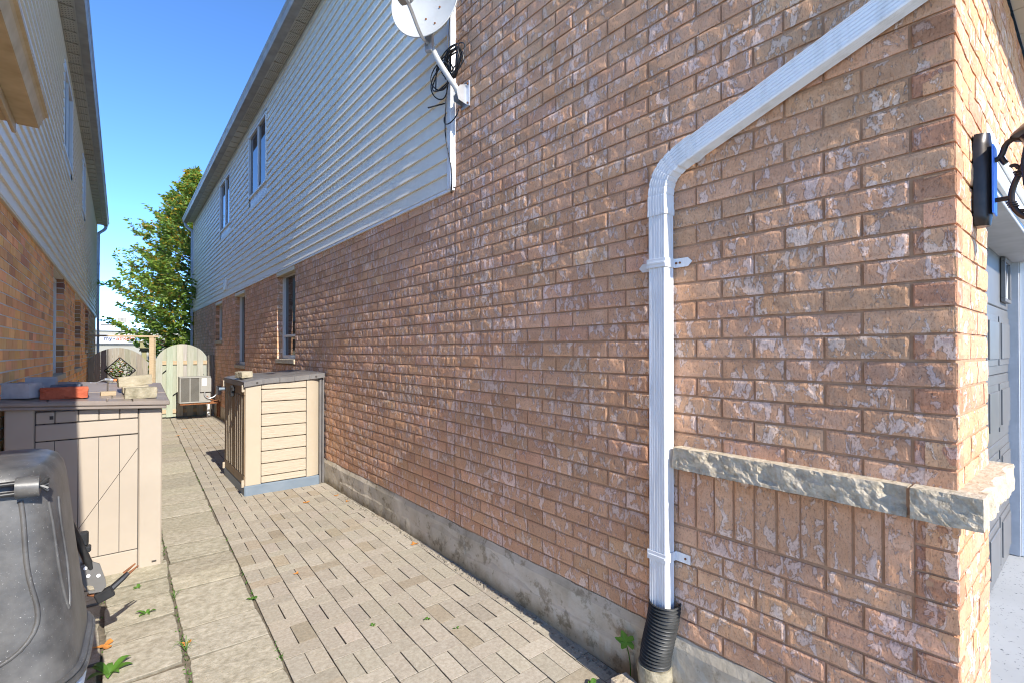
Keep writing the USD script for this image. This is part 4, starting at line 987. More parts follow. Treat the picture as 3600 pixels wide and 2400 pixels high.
for x in (lx0 + 0.20, lx0 + 0.38, lx0 + 0.56, lx0 + 0.74):
    m = MB(); m.box((x, ly0 - 0.010, zl(x) - 0.068), (x + 0.018, ly0 - 0.001, zl(x) - 0.014), 0.003); put('skirt_rib', m, 'lidgrey', lid)
for x in (lx0 + 0.14, lx0 + 0.82):
    m = MB(); m.tube([(x, ly0 - 0.0065, zl(x) - 0.045), (x, ly0 - 0.0005, zl(x) - 0.045)], 0.013, 12); put('plug', m, 'groove', lid)

def block(name, label, m_, c, e, rz=0.0, tilt=0.0, tiltx=0.0, seed=0, rough=0.004, chip=0.0, cat='brick', group=None):
    n = 7; b = trimesh.creation.box(extents=e)
    for _ in range(3): b = b.subdivide()
    v = np.array(b.vertices); h = np.array(e) / 2
    # rounded, worn arrises
    q = np.abs(v) / h; cnt = (q > 0.99).sum(1)
    v = v * (1 - (cnt[:, None] >= 2) * 0.022 - (cnt[:, None] >= 3) * 0.02)
    r = meshkit.fbm(v * 28 + seed * 11, 3, seed) - 0.5
    v = v + v / np.linalg.norm(v, axis=1, keepdims=True) * (r * rough * 2)[:, None]
    if chip:
        w = np.clip((v[:, 1] < -h[1] * 0.8) * (meshkit.fbm(v * 20 + 5, 2, seed + 3) - 0.42) * 6, 0, 1); v[:, 1] += w * chip
    ct, st = math.cos(tilt), math.sin(tilt); v = np.c_[v[:, 0] * ct - v[:, 2] * st, v[:, 1], v[:, 0] * st + v[:, 2] * ct]
    ct, st = math.cos(tiltx), math.sin(tiltx); v = np.c_[v[:, 0], v[:, 1] * ct - v[:, 2] * st, v[:, 1] * st + v[:, 2] * ct]
    v = rotz(v, rz) + np.array(c)
    return put(name, MB().add(v, b.faces), m_, label=label, cat=cat, group=group)
block('loose_brick', 'small sandy brick on the dark lid of the plank-sided shed', 'yellowblock', (1.275, 6.80, 1.415), (0.13, 0.20, 0.075), 0.22, 0.08, seed=3, rough=0.005)

# ================================================================ LEFT STORAGE BOX
bx = thing('storage_box', 'taupe resin storage box with a sloping grey-brown lid, bricks on top, against the left wall', 'storage box')
FY, BX0, BX1 = 4.78, -0.562, 0.318
m = MB(); m.box((BX0 + 0.03, FY + 0.02, 0.02), (BX1 - 0.01, 5.55, 1.24)); put('inner_box', m, 'taupe', bx)
m = MB(); m.box((BX0, FY - 0.004, 0.0), (-0.412, FY + 0.05, 1.30), 0.008); put('corner_post', m, 'taupe', bx)
m = MB(); m.box((0.170, FY - 0.004, 0.0), (BX1, FY + 0.05, 1.25), 0.008); m.box((BX1 - 0.004, FY + 0.05, 0.0), (BX1, 5.55, 1.25)); put('corner_post', m, 'taupe', bx)
m = MB(); m.box((-0.415, FY + 0.008, 0.0), (0.172, FY + 0.03, 1.27)); put('backing', m, 'groove', bx)
cols = [-0.408, -0.308, -0.182, -0.067, 0.054, 0.166]
brace = lambda x, o: 0.950 + (x - 0.164) * 1.602 + o           # diagonal from upper right down to the left
for a, b in zip(cols[:-1], cols[1:]):
    m = MB(); m.box((a + 0.002, FY - 0.002, 1.188), (b - 0.002, FY + 0.02, 1.27), 0.005); put('board', m, 'taupe', bx)
    P = sbox(a + 0.002, 0.178, b - 0.002, 1.058); cut = Polygon([(-1.0, brace(-1.0, -0.0035)), (1.0, brace(1.0, -0.0035)), (1.0, brace(1.0, 0.0035)), (-1.0, brace(-1.0, 0.0035))])
    P = P.difference(cut)
    for gq in getattr(P, 'geoms', [P]):
        m = MB(); m.prism(gq, FY, FY + 0.02, 1); put('board', m, 'taupe', bx)
m = MB(); m.box((-0.408, FY - 0.005, 1.066), (0.166, FY + 0.02, 1.180), 0.005); put('rail', m, 'taupe', bx)
m = MB(); m.box((-0.408, FY - 0.005, 0.0), (0.166, FY + 0.02, 0.170), 0.005); put('rail', m, 'taupe', bx)
m = MB(); m.box((-0.335, FY - 0.0045, 1.215), (-0.315, FY - 0.001, 1.24)); put('vent_slot', m, 'groove', bx)
m = MB(); m.box((0.255, FY - 0.0065, 0.045), (0.285, FY - 0.003, 0.058)); put('vent_slot', m, 'groove', bx)
# lid, a little lower on the right
LL, LR, LF, LB = -0.640, 0.362, 4.715, 5.62
zf = lambda x: 1.362 - (x - LL) * 0.052
lidz = lambda x, y: zf(x) + (np.clip(y - LF, 0, 0.12) * 0.05) + np.clip(y - LF - 0.12, 0, 2) * 0.115
ltd = thing('lid', parent=bx)
xs_ = [LL, -0.345, -0.02, 0.13, LR]
for i, (a, b) in enumerate(zip(xs_[:-1], xs_[1:])):
    for j, (ya, yb_) in enumerate(((LF, LF + 0.16), (LF + 0.165, 5.12), (5.125, LB))):
        a2, b2 = a + (0.0 if i == 0 else 0.002) + 0.03 * (j == 1), b - 0.002 + 0.03 * (j == 1)
        if i == 3: b2 = b
        if i == 0: a2 = a
        v, f = cbox((a2, ya, -0.035), (b2, yb_, 0.0), 0.005); v = v.copy(); v[:, 2] += lidz(v[:, 0], v[:, 1]) + 0.003 * ((i + j) % 2)
        put('lid_panel', MB().add(v, f), 'lidtaupe', ltd)
for (o, z0, z1) in ((0.0, -0.032, -0.004), (0.010, -0.058, -0.034)):
    v, f = cbox((LL, LF - 0.012 + o, z0), (LR - o * 2, LF + 0.06, z1), 0.006); v = v.copy(); v[:, 2] += zf(v[:, 0]); put('lid_edge', MB().add(v, f), 'lidtaupe', ltd)
    v, f = cbox((LR - 0.05, LF + 0.06, z0), (LR - o * 2 + 0.004, LB, z1), 0.006); v = v.copy(); v[:, 2] += lidz(v[:, 0], v[:, 1]) - 0.001; put('lid_edge', MB().add(v, f), 'lidtaupe', ltd)
lz = lambda x, y: float(lidz(np.array(x), np.array(y)))
block('loose_block', 'light grey concrete block at the left end of the storage box lid', 'greyblock', (-0.50, 4.90, lz(-0.5, 4.9) + 0.055), (0.20, 0.14, 0.105), -0.45, seed=1, cat='block')
block('loose_block', 'grey concrete block lying behind the red brick, nearest the orange wall', 'greyblock', (-0.415, 5.26, lz(-0.41, 5.26) + 0.050), (0.175, 0.11, 0.092), -0.05, seed=2, cat='block')
block('loose_block', 'dark slate-blue block just behind the red brick on the lid', 'blueblock', (-0.262, 5.08, lz(-0.26, 5.08) + 0.036), (0.175, 0.10, 0.070), -0.10, seed=4, cat='block')
block('loose_brick', 'broken red clay brick on the front of the storage box lid', 'redbrick', (-0.262, 4.87, lz(-0.26, 4.87) + 0.044), (0.262, 0.10, 0.083), 0.05, seed=6, rough=0.006, chip=0.012)
block('wood_offcut', 'small pale wood offcut lying on the storage box lid', 'softwood', (-0.015, 5.0, lz(-0.015, 5.0) + 0.016), (0.094, 0.05, 0.030), 0.12, tiltx=0.1, seed=7, rough=0.002, cat='wood offcut')
block('stone_block', 'mossy grey stone block at the bottom of the stack on the storage box', 'mossblock', (0.185, 4.88, lz(0.185, 4.88) + 0.043), (0.205, 0.11, 0.085), 0.04, seed=8, rough=0.006, cat='stone block')
block('stone_block', 'thin pale stone in the middle of the stack on the storage box', 'yellowblock', (0.155, 5.03, lz(0.155, 5.03) + 0.047), (0.17, 0.11, 0.052), 0.06, tilt=0.05, seed=9, rough=0.004, cat='stone block')
block('stone_block', 'long sandy stone block on top of the stack on the storage box', 'yellowblock', (0.152, 5.08, lz(0.152, 5.08) + 0.106), (0.222, 0.115, 0.080), 0.10, tilt=0.09, seed=10, rough=0.005, cat='stone block')
tool = thing('hand_tool', 'metal hand tool with an orange grip on the back edge of the storage box lid', 'hand tool')
m = MB(); m.tube([(0.02, 5.56, 1.445), (0.09, 5.56, 1.452)], [0.010, 0.012], 10); put('grip', m, 'orangegrip', tool, smooth=40)
m = MB(); m.tube(spline([(-0.14, 5.57, 1.432), (-0.08, 5.56, 1.438), (-0.04, 5.55, 1.455), (-0.01, 5.56, 1.452), (0.02, 5.56, 1.445)], 20), [0.004] * 12 + [0.012] * 5 + [0.014] * 3, 8); put('blade', m, 'galv', tool, smooth=40)

# ================================================================ BLACK BIN
bn = thing('bin', 'dusty black domed plastic bin lid over a beige body, in the left foreground', 'bin')
BC = np.array([-0.385, 2.46]); BROT = -0.04
def supell(w, d, z, n=72, p=4.6, cx=0.0, cy=0.0):
    a = np.arange(n) * 2 * np.pi / n; c, s = np.cos(a), np.sin(a)
    r = (np.abs(c) ** p + np.abs(s) ** p) ** (-1 / p)
    v = np.c_[cx + w * r * c, cy + d * r * s, np.full(n, z)]
    v = rotz(v, BROT); v[:, :2] += BC; return v
def loft(rings, cap=True):
    n = len(rings[0]); V = np.vstack(rings); F = []
    for i in range(len(rings) - 1):
        for j in range(n): k = (j + 1) % n; F.append([i * n + j, i * n + k, (i + 1) * n + k, (i + 1) * n + j])
    F = [q for a in F for q in ([a[0], a[1], a[2]], [a[0], a[2], a[3]])]
    if cap:
        for base, off in ((0, 0), ((len(rings) - 1) * n, 0)):
            V = np.vstack([V, V[base:base + n].mean(0)]); c = len(V) - 1
            F += [[base + j, base + (j + 1) % n, c] for j in range(n)]
    return V, np.array(F)
LZ = lambda z_: 0.625 + (z_ - 0.625) * 1.115
rings = []
for z_, w, d in ((0.625, .315, .315), (0.66, .312, .312), (0.80, .294, .294), (0.95, .276, .276), (1.08, .262, .262), (1.17, .252, .252), (1.212, .243, .243), (1.238, .228, .228), (1.251, .204, .204), (1.258, .12, .12)):
    rings.append(supell(w, d, LZ(z_)))
V, F = loft(rings)
put('lid', MB().add(V, F), 'bin', bn, smooth=50)
for k, (w, z0, z1) in enumerate(((0.338, 0.592, 0.612), (0.330, 0.612, 0.628))):
    V, F = loft([supell(w - 0.006, w - 0.006, z0), supell(w, w, z0 + 0.006), supell(w, w, z1 - 0.004), supell(w - 0.01, w - 0.01, z1)]); put('rim', MB().add(V, F), 'bin', bn, smooth=50)
V, F = loft([supell(0.300, 0.300, 0.50), supell(0.322, 0.322, 0.515), supell(0.327, 0.327, 0.575), supell(0.318, 0.318, 0.590)]); put('band', MB().add(V, F), 'binband', bn, smooth=50)
V, F = loft([supell(0.25, 0.25, -0.0), supell(0.262, 0.262, 0.02), supell(0.305, 0.305, 0.46), supell(0.312, 0.312, 0.498)]); put('body', MB().add(V, F), 'binbody', bn, smooth=50)
def on_lid(a, z_):
    w = np.interp(z_, [0.625, 0.80, 0.95, 1.08, 1.17, 1.215], [.315, .294, .276, .262, .252, .243]); p = 4.6
    c, s = math.cos(a), math.sin(a); r = (abs(c) ** p + abs(s) ** p) ** (-1 / p)
    v = rotz(np.array([[w * r * c, w * r * s, LZ(z_)]]), BROT)[0]; v[:2] += BC; return v
# moulded ribs on the lid's near faces
def rib(path, r, name='rib'):
    m = MB(); m.tube(spline([on_lid(a, z_) for a, z_ in path], 30), r, 8); put(name, m, 'bin', bn, smooth=60)
FA = -math.pi / 2
rib([(FA + 0.62, 1.16), (FA + 0.63, 1.05), (FA + 0.65, 0.92), (FA + 0.66, 0.80), (FA + 0.55, 0.75), (FA + 0.3, 0.715), (FA, 0.70), (FA - 0.3, 0.70)], 0.007, 'rib')
rib([(FA + 0.28, 1.15), (FA + 0.27, 1.02), (FA + 0.24, 0.93), (FA + 0.1, 0.89), (FA - 0.2, 0.88)], 0.007, 'rib')
rib([(FA + 0.86, 1.14), (FA + 0.90, 1.0), (FA + 0.94, 0.86), (FA + 1.0, 0.80), (FA + 1.07, 0.86), (FA + 1.08, 1.0), (FA + 1.06, 1.14)], 0.005, 'rib')
rib([(FA + 0.05, 0.63), (FA + 0.05, 0.70)], 0.010); rib([(FA + 0.22, 0.63), (FA + 0.22, 0.70)], 0.010)
m = MB(); p0, p1 = np.array([-0.20, 2.205, 1.285]), np.array([-0.62, 2.205, 1.285]); off = np.array([0.0, -0.02, 0.0])
m.tube([p0 + off, p1 + off], 0.0075, 10); m.tube([p0 + off + [0, 0, -0.032], p1 + off + [0, 0, -0.032]], 0.0075, 10); put('hinge_rod', m, 'black', bn, smooth=60)
dv = (p0 - p1) / np.linalg.norm(p0 - p1)
m = MB(); m.tube([p0 + off - dv * 0.03 + [0, 0, -0.015], p0 + off + dv * 0.025 + [0, 0, -0.015]], 0.033, 14); put('hinge_cap', m, 'bin', bn, smooth=40)
m = MB()
for q in range(5): m.tube([p0 + off + dv * 0.025 + [0, 0, -0.015], p0 + off + dv * 0.045 + [0.0, 0.004 * math.cos(q), -0.015 + 0.022 * math.sin(q * 1.25)]], 0.006, 6)
put('hinge_nut', m, 'black', bn)
m = MB(); m.tube(spline([on_lid(FA + 0.17, z_) + [0.002, -0.004, 0] for z_ in (0.90, 0.86, 0.81, 0.76, 0.71)], 16) + rng.normal(0, 0.0025, (16, 3)), 0.0022, 5); put('scuff', m, 'sticker', bn)

# pole pruner leaning between the bin and the box
pr = thing('pole_pruner', 'black pole pruner head with a saw blade, leaning between the bin and the storage box', 'pole pruner')
def P3(x, z_, y=3.42): return (x, y, z_)
m = MB(); m.tube([P3(-0.20, 0.98, 3.3), P3(-0.075, 0.56, 3.40)], 0.017, 10); put('pole', m, 'black', pr, smooth=60)
m = MB(); m.box((-0.135, 3.37, 0.69), (-0.085, 3.42, 0.76), 0.008); m.box((-0.12, 3.37, 0.655), (-0.075, 3.42, 0.685), 0.006); put('gear_block', m, 'black', pr)
teeth = [(-0.19, 0.90)] + [q for k in range(12) for q in ((-0.185 + 0.0085 * k + 0.012, 0.885 - 0.026 * k), (-0.185 + 0.0085 * k + 0.002, 0.872 - 0.026 * k))] + [(-0.095, 0.56), (-0.125, 0.58)]
m = MB(); m.prism(Polygon(teeth).buffer(0), 3.418, 3.422, 1); put('saw_blade', m, 'galv', pr)
pl = Polygon([(-0.115, 0.585), (-0.075, 0.595), (-0.045, 0.575), (-0.022, 0.49), (-0.018, 0.455), (-0.035, 0.435), (-0.08, 0.44), (-0.105, 0.50)]).buffer(0.008).buffer(-0.003)
pl = pl.difference(Polygon([(-0.088, 0.475), (-0.07, 0.468), (-0.064, 0.448), (-0.082, 0.452)]).buffer(0.004))
m = MB(); m.prism(pl, 3.385, 3.395, 1); put('plate', m, 'doorgrey', pr)
for (x, z_) in ((-0.098, 0.573), (-0.086, 0.530), (-0.045, 0.520)):
    m = MB(); m.tube([(x, 3.384, z_), (x, 3.378, z_)], 0.0085, 12); put('bolt', m, 'sticker', pr)
m = MB(); v, f = cbox((-0.04, -0.02, -0.028), (0.04, 0.02, 0.028), 0.006); v = np.c_[v[:, 0] * .9 - v[:, 2] * .35, v[:, 1], v[:, 0] * .35 + v[:, 2] * .9] + np.array([-0.02, 3.40, 0.405]); m.add(v, f); put('socket', m, 'black', pr)
m = MB(); m.tube([(0.0, 3.42, 0.415), (0.055, 3.44, 0.455), (0.08, 3.45, 0.475)], [0.017, 0.015, 0.012], 8); put('arm', m, 'black', pr)
m = MB(); m.tube([(0.072, 3.45, 0.462), (0.125, 3.46, 0.500)], [0.008, 0.004], 6); m.tube([(0.06, 3.45, 0.478), (0.112, 3.46, 0.515)], [0.008, 0.004], 6); m.tube([(-0.09, 3.42, 0.42), (-0.03, 3.41, 0.395)], 0.008, 6); put('hook', m, 'rust', pr)

# ================================================================ GATES
GY = 15.2
gate_l = thing('wooden_gate', 'grey weathered arched gate with a diamond lattice opening, left of the post', 'gate')
ax, az = 0.13, 1.79
def arch(x, cx, half, z_side, z_top): 
    q = np.clip((np.asarray(x) - cx) / half, -1, 1); return z_side + (z_top - z_side) * np.sqrt(np.clip(1 - q * q * 0.93, 0, 1))
dia = Polygon([(0.166, 1.555), (-0.120, 1.242), (0.166, 0.930), (0.470, 1.242)])
xe = np.linspace(-0.42, 0.715, 11)
for a, b in zip(xe[:-1], xe[1:]):
    a, b = a + 0.003 + (0.004 if rng.random() < 0.3 else 0), b - 0.003
    tp = [(x, float(arch(x, ax, 0.60, 1.18, 1.785))) for x in np.linspace(a, b, 6)]
    P = Polygon([(a, 0.05), (b, 0.05)] + tp[::-1]).difference(dia)
    t_ = tone_rand(1, 0.10, 0.03)[0] * (0.78 + 0.1 * rng.random())
    for gq in getattr(P, 'geoms', [P]):
        m = MB(); m.prism(gq, GY, GY + 0.02, 1, tone=t_); put('board', m, 'fence', gate_l)
for z_ in (0.35, 1.40):
    m = MB(); m.box((-0.42, GY + 0.021, z_), (0.71, GY + 0.06, z_ + 0.09), 0.004); 
    if z_ < 1: put('rail', m, 'fence', gate_l)
for p, q in zip(list(dia.exterior.coords)[:-1], list(dia.exterior.coords)[1:]):
    m = MB(); m.tube([(p[0], GY - 0.006, p[1]), (q[0], GY - 0.006, q[1])], 0.014, 6); put('lattice_frame', m, 'black', gate_l)
m = MB()
for s in (-1, 1):
    for (cx, cz) in ((0.33, 1.242 + s * 0.075), (0.24, 1.242 + s * 0.12)):
        a = np.linspace(0, 1.75 * np.pi, 26); r = 0.055 * (1 - a / 9); m.tube(np.c_[cx + r * np.cos(a * s), np.full(26, GY - 0.002), cz + r * np.sin(a * s)], 0.007, 6)
m.tube([(0.20, GY - 0.002, 1.242), (0.46, GY - 0.002, 1.242)], 0.008, 6); m.tube([(0.36, GY - 0.002, 1.14), (0.36, GY - 0.002, 1.345)], 0.008, 6)
put('lattice_scroll', m, 'black', gate_l)
gate_r = thing('wooden_gate', 'pale green-tinged arched board gate standing behind the air conditioner', 'gate')
xe = np.linspace(0.885, 1.985, 11)
for i, (a, b) in enumerate(zip(xe[:-1], xe[1:])):
    frontb = i % 2 == 0; w = 0.012 if frontb else -0.012
    a, b = a - w, b + w
    tp = [(x, float(arch(x, 1.435, 0.57, 1.32, 1.885))) for x in np.linspace(a, b, 6)]
    m = MB(); m.prism(Polygon([(a, 0.03), (b, 0.03)] + tp[::-1]), GY - (0.024 if frontb else -0.032), GY - (0.002 if frontb else -0.05), 1, tone=tone_rand(1, 0.07, 0.03)[0] * (1.0 if frontb else 0.93)); put('board', m, 'fencegreen', gate_r)
for z_ in (0.12, 1.36):
    m = MB(); m.box((0.89, GY - 0.001, z_), (1.98, GY + 0.031, z_ + 0.10), 0.003); put('rail', m, 'softwood', gate_r)
for (x0, z0, x1, z1) in ((0.95, 0.35, 1.9, 1.1), (0.99, 1.12, 1.2, 1.33)):
    m = MB(); m.tube([(x0, GY + 0.012, z0), (x1, GY + 0.012, z1)], 0.012, 4); put('brace', m, 'black', gate_r)
fr_g = thing('gate_frame', 'square wooden gatepost with a thin beam running to the left house', 'gatepost')
m = MB(); m.box((0.735, GY - 0.045, -0.05), (0.835, GY + 0.055, 2.035), 0.006); put('post', m, 'softwood', fr_g)
m = MB(); m.box((0.842, GY - 0.02, -0.05), (0.868, GY + 0.04, 2.035), 0.004); put('jamb', m, 'softwood', fr_g)
m = MB(); m.box((-0.43, GY - 0.05, 2.040), (0.93, GY + 0.05, 2.085), 0.004); put('beam', m, 'softwood', fr_g)
dp = thing('fence_panel', 'dark narrow fence board between the pale gate and the right house', 'fence panel')
for k in range(2):
    m = MB(); m.box((1.995 + k * 0.075, GY + 0.01, 0.0), (2.062 + k * 0.075, GY + 0.03, 1.6), 0.003, tone=(0.8, 0.8, 0.8)); put('board', m, 'fence', dp)

# ================================================================ AIR CONDITIONER
ac = thing('air_conditioner', 'taupe louvred air conditioner on a wall bracket in front of the pale gate', 'air conditioner')
AX0, AX1, AY0, AY1, AZ0, AZ1 = 1.285, 1.925, 14.2, 14.55, 0.44, 1.08
m = MB(); m.box((AX0 + 0.02, AY0 + 0.02, AZ0 + 0.02), (AX1 - 0.02, AY1, AZ1 - 0.02)); put('core', m, 'acdark', ac)
m = MB(); m.box((AX0 - 0.006, AY0 - 0.012, AZ1 - 0.035), (AX1 + 0.006, AY1 + 0.01, AZ1), 0.012); put('top_cover', m, 'acbody', ac)
m = MB(); m.box((AX0 - 0.004, AY0 - 0.010, AZ0), (AX1 + 0.004, AY1 + 0.01, AZ0 + 0.035), 0.01); put('base_pan', m, 'acbody', ac)
m = MB(); m.box((1.705, AY0 - 0.006, AZ0 + 0.036), (AX1, AY0 + 0.03, AZ1 - 0.036), 0.004); put('service_panel', m, 'acbody', ac)
m = MB(); m.box((1.70, AY0 - 0.05, 0.70), (1.935, AY0 - 0.007, AZ1 - 0.04), 0.006); put('control_box', m, 'acbody', ac)
for x in (AX0, 1.485, 1.685):
    m = MB(); m.box((x, AY0 - 0.006, AZ0 + 0.036), (x + 0.022, AY0 + 0.03, AZ1 - 0.036), 0.003); put('frame_bar', m, 'acbody', ac)
for c, (x0, x1) in enumerate(((AX0 + 0.022, 1.485), (1.507, 1.685))):
    for k in range(24):
        z_ = AZ0 + 0.045 + k * 0.0232; v, f = cbox((x0, -0.004, -0.008), (x1, 0.004, 0.008)); v = np.c_[v[:, 0], v[:, 1] - v[:, 2] * 0.6 + AY0 + 0.006, v[:, 2] + z_ + 0.008]
        put('louvre', MB().add(v, f), 'acbody', ac)
m = MB(); m.box((AX0 - 0.002, AY0 + 0.03, AZ0 + 0.036), (AX0 + 0.018, AY1, AZ1 - 0.036), 0.003); put('side_panel', m, 'acbody', ac)
m = MB(); m.box((1.735, AY0 - 0.0535, 0.865), (1.835, AY0 - 0.0505, 1.035)); put('label_sticker', m, 'sticker', ac)
m = MB(); m.box((1.755, AY0 - 0.0550, 0.895), (1.80, AY0 - 0.0536, 0.915)); m.box((1.755, AY0 - 0.0550, 0.96), (1.81, AY0 - 0.0536, 0.964)); put('label_print', m, 'navy', ac)
m = MB(); m.tube(spline([(1.80, AY0 - 0.03, 0.70), (1.81, AY0 - 0.03, 0.60), (1.87, AY0 - 0.03, 0.545), (1.97, AY0 - 0.03, 0.56), (2.04, AY0 - 0.03, 0.62), (2.06, AY0 - 0.03, 0.74)], 30), 0.018, 10); put('conduit', m, 'galv', ac, smooth=60)
m = MB(); m.tube(spline([(1.84, AY0, 0.60), (1.95, AY0 - 0.02, 0.50), (2.10, AY0, 0.47)], 14), 0.014, 8); put('refrigerant_line', m, 'rust', ac, smooth=60)
m = MB(); m.box((2.04, AY0 - 0.07, 0.62), (2.145, AY0 + 0.02, 0.84), 0.006); put('isolator_box', m, 'doorgrey', ac)
for y in (AY0 + 0.04, AY1 - 0.05):
    m = MB(); m.box((1.30, y - 0.02, AZ0 - 0.045), (2.15, y + 0.02, AZ0 - 0.003), 0.003); m.box((2.10, y - 0.02, 0.05), (2.145, y + 0.02, AZ0 - 0.046), 0.003); put('wall_bracket', m, 'rust', ac)
vp = thing('drain_pipe', 'short white plastic pipe standing by the wall under the air conditioner', 'pipe')
m = MB(); m.tube([(1.97, 14.9, -0.02), (1.97, 14.9, 0.42)], 0.035, 12); put('pipe', m, 'white', vp, smooth=40)
m = MB(); m.tube([(1.97, 14.9, 0.42), (1.97, 14.9, 0.46)], 0.042, 12); put('collar', m, 'white', vp, smooth=40)
mb = thing('wall_vent', 'small white dryer vent low on the right wall before the air conditioner', 'vent')
m = MB(); m.box((10.9, 0.0, 0.40), (11.2, 0.06, 0.70), 0.01, X=RX); put('hood', m, 'white', mb)
m = MB(); m.box((10.93, 0.061, 0.42), (11.17, 0.068, 0.56), 0.003, X=RX); put('flap', m, 'white', mb)

# ================================================================ BEYOND THE GATES
def leaf_cloud(pos, nrm_bias, size, tones, droop=0.3, fold=True):
    n = len(pos); d = rng.normal(0, 1, (n, 3)); d[:, 2] = d[:, 2] * 0.5 - droop; d += nrm_bias; d /= np.linalg.norm(d, axis=1, keepdims=True)
    r = rng.normal(0, 1, (n, 3)); s = np.cross(d, r); s /= np.linalg.norm(s, axis=1, keepdims=True); nn_ = np.cross(d, s)
    L = size * (0.7 + 0.6 * rng.random((n, 1))); W = L * 0.24
    p0 = pos; pm = pos + d * L * 0.5 - nn_ * L * 0.06; p1 = pos + d * L; a = pos + d * L * 0.45 + s * W + nn_ * L * 0.05; b = pos + d * L * 0.45 - s * W + nn_ * L * 0.05
    V = np.stack([p0, a, p1, b, pm], 1).reshape(-1, 3); i = np.arange(n)[:, None] * 5
    F = np.concatenate([i + [0, 1, 4], i + [1, 2, 4], i + [0, 4, 3], i + [4, 2, 3]], 0)
    return V, F, np.repeat(tones, 5, 0)
tree = thing('tree', 'tall conical tree with green leaves turning orange, behind the right house', 'tree')
TB = np.array([2.35, 21.5, 0.0]); TH = 8.7
m = MB(); trunk = spline([TB, TB + [0.03, 0, 2.5], TB + [-0.03, 0.05, 5.5], TB + [0.0, 0, TH - 0.35]], 30); m.tube(trunk, np.linspace(0.13, 0.012, 30), 10); put('trunk', m, 'bark', tree, smooth=60)
lp, lt, ld = [], [], []; mb_ = MB(); NB = 210
for k in range(NB):
    q = (k + 0.5) / NB; z0 = 1.1 + q * (TH - 1.5); az_ = k * 2.39996 + rng.normal(0, 0.25)
    reach = np.interp(q, [0, 0.12, 0.3, 0.55, 0.8, 1.0], [2.15, 2.45, 2.15, 1.5, 0.72, 0.12]) * (0.72 + 0.42 * rng.random())
    up_ = 0.40 + 0.55 * q
    p0 = np.array([TB[0], TB[1], z0]); dr = np.array([math.cos(az_), math.sin(az_), 0])
    pts = spline([p0, p0 + dr * reach * 0.5 + [0, 0, up_ * reach * 0.42], p0 + dr * reach + [0, 0, up_ * reach * 0.95]], 12)
    mb_.tube(pts, np.linspace(0.028 * (1 - q) + 0.008, 0.003, 12), 5)
    subs = [pts]
    for _ in range(6):
        s_i = rng.integers(3, 11); base = pts[s_i]; dd = dr * 0.8 + rng.normal(0, 0.55, 3) * [1, 1, 0.35] + [0, 0, 0.35]; L = reach * 0.32 * (0.6 + 0.6 * rng.random())
        sub = np.linspace(base, base + dd / np.linalg.norm(dd) * L, 8) + np.array([0, 0, 0.06 * reach]) * np.linspace(0, 1, 8)[:, None] ** 2
        subs.append(sub); mb_.tube(sub, np.linspace(0.006, 0.002, 8), 4)
    for si, sp in enumerate(subs):
        nl = int((60 if si == 0 else 30) * (0.35 + 0.65 * reach / 2.4)) + 8
        tpar = rng.random(nl) ** 0.75 * (len(sp) - 1.001); i0 = tpar.astype(int); fr2 = (tpar - i0)[:, None]
        p = sp[i0] * (1 - fr2) + sp[i0 + 1] * fr2 + rng.normal(0, 0.035, (nl, 3))
        lp.append(p); ld.append(np.broadcast_to(dr * 0.8 + [0, 0, 0.1], (nl, 3)))
        base_t = np.array([1.0, 1.0, 1.0]) * (0.75 + 0.5 * rng.random())
        tt_ = base_t * (0.7 + 0.6 * rng.random((nl, 1)))
        om = rng.random(nl) < (0.04 + 0.20 * q + 0.08 * (si == 0)); tt_[om] = np.array([2.3, 1.0, 0.55]) * (0.6 + 0.7 * rng.random((om.sum(), 1)))
        ye = rng.random(nl) < 0.10; tt_[ye] *= [1.5, 1.15, 0.8]
        lt.append(tt_)
put('branch', mb_, 'bark', tree, kind='stuff')
V, F, T_ = leaf_cloud(np.vstack(lp), np.vstack(ld), 0.128, np.vstack(lt), droop=0.25)
put('crown', MB().add(V, F, T_), 'leaf', tree, kind='stuff')

def shrub(name, label, c, rad, n, size, orange=0.05):
    s = thing(name, label, 'shrub'); m = MB()
    for k in range(9):
        a = k * 0.7; m.tube(spline([np.array(c), np.array(c) + [math.cos(a) * rad[0] * .4, math.sin(a) * rad[1] * .4, rad[2] * 0.9], np.array(c) + [math.cos(a) * rad[0] * .8, math.sin(a) * rad[1] * .8, rad[2] * 1.5]], 8), 0.008, 5)
    put('stem', m, 'bark', s)
    d = rng.normal(0, 1, (n, 3)); d /= np.linalg.norm(d, axis=1, keepdims=True); r = rng.random(n) ** 0.45; bump = 0.75 + 0.5 * meshkit.noise(d * 2.3 + c[0], 4)
    pos = np.array(c) + [0, 0, rad[2]] + d * (r * bump)[:, None] * np.array(rad)
    t_ = 0.65 + 0.7 * rng.random((n, 1)); t_ = np.repeat(t_, 3, 1); om = rng.random(n) < orange; t_[om] = np.array([4.2, 0.75, 0.6]) * (0.6 + 0.6 * rng.random((om.sum(), 1)))
    V, F, T_ = leaf_cloud(pos, d * 0.5, size, t_); put('foliage', MB().add(V, F, T_), 'shrubleaf', s, kind='stuff')
shrub('shrub', 'green shrub with orange blossoms seen through the diamond gate opening', (0.12, 16.6, -0.05), (0.55, 0.5, 0.80), 2600, 0.075, 0.16)
shrub('shrub', 'dark green shrub showing between the gatepost and the pale gate', (1.15, 17.4, -0.05), (0.75, 0.6, 0.80), 2200, 0.09, 0.02)
# back-garden fence behind everything
bf = thing('back_fence', 'plain board fence along the far end of the back gardens', 'fence')
for k in range(70):
    m = MB(); m.box((-5 + k * 0.16, 30.0, 0), (-5 + k * 0.16 + 0.15, 30.02, 1.55 + 0.01 * rng.random()), 0.002, tone=tone_rand(1, 0.08, 0.02)[0]); put('board', m, 'fence', bf)
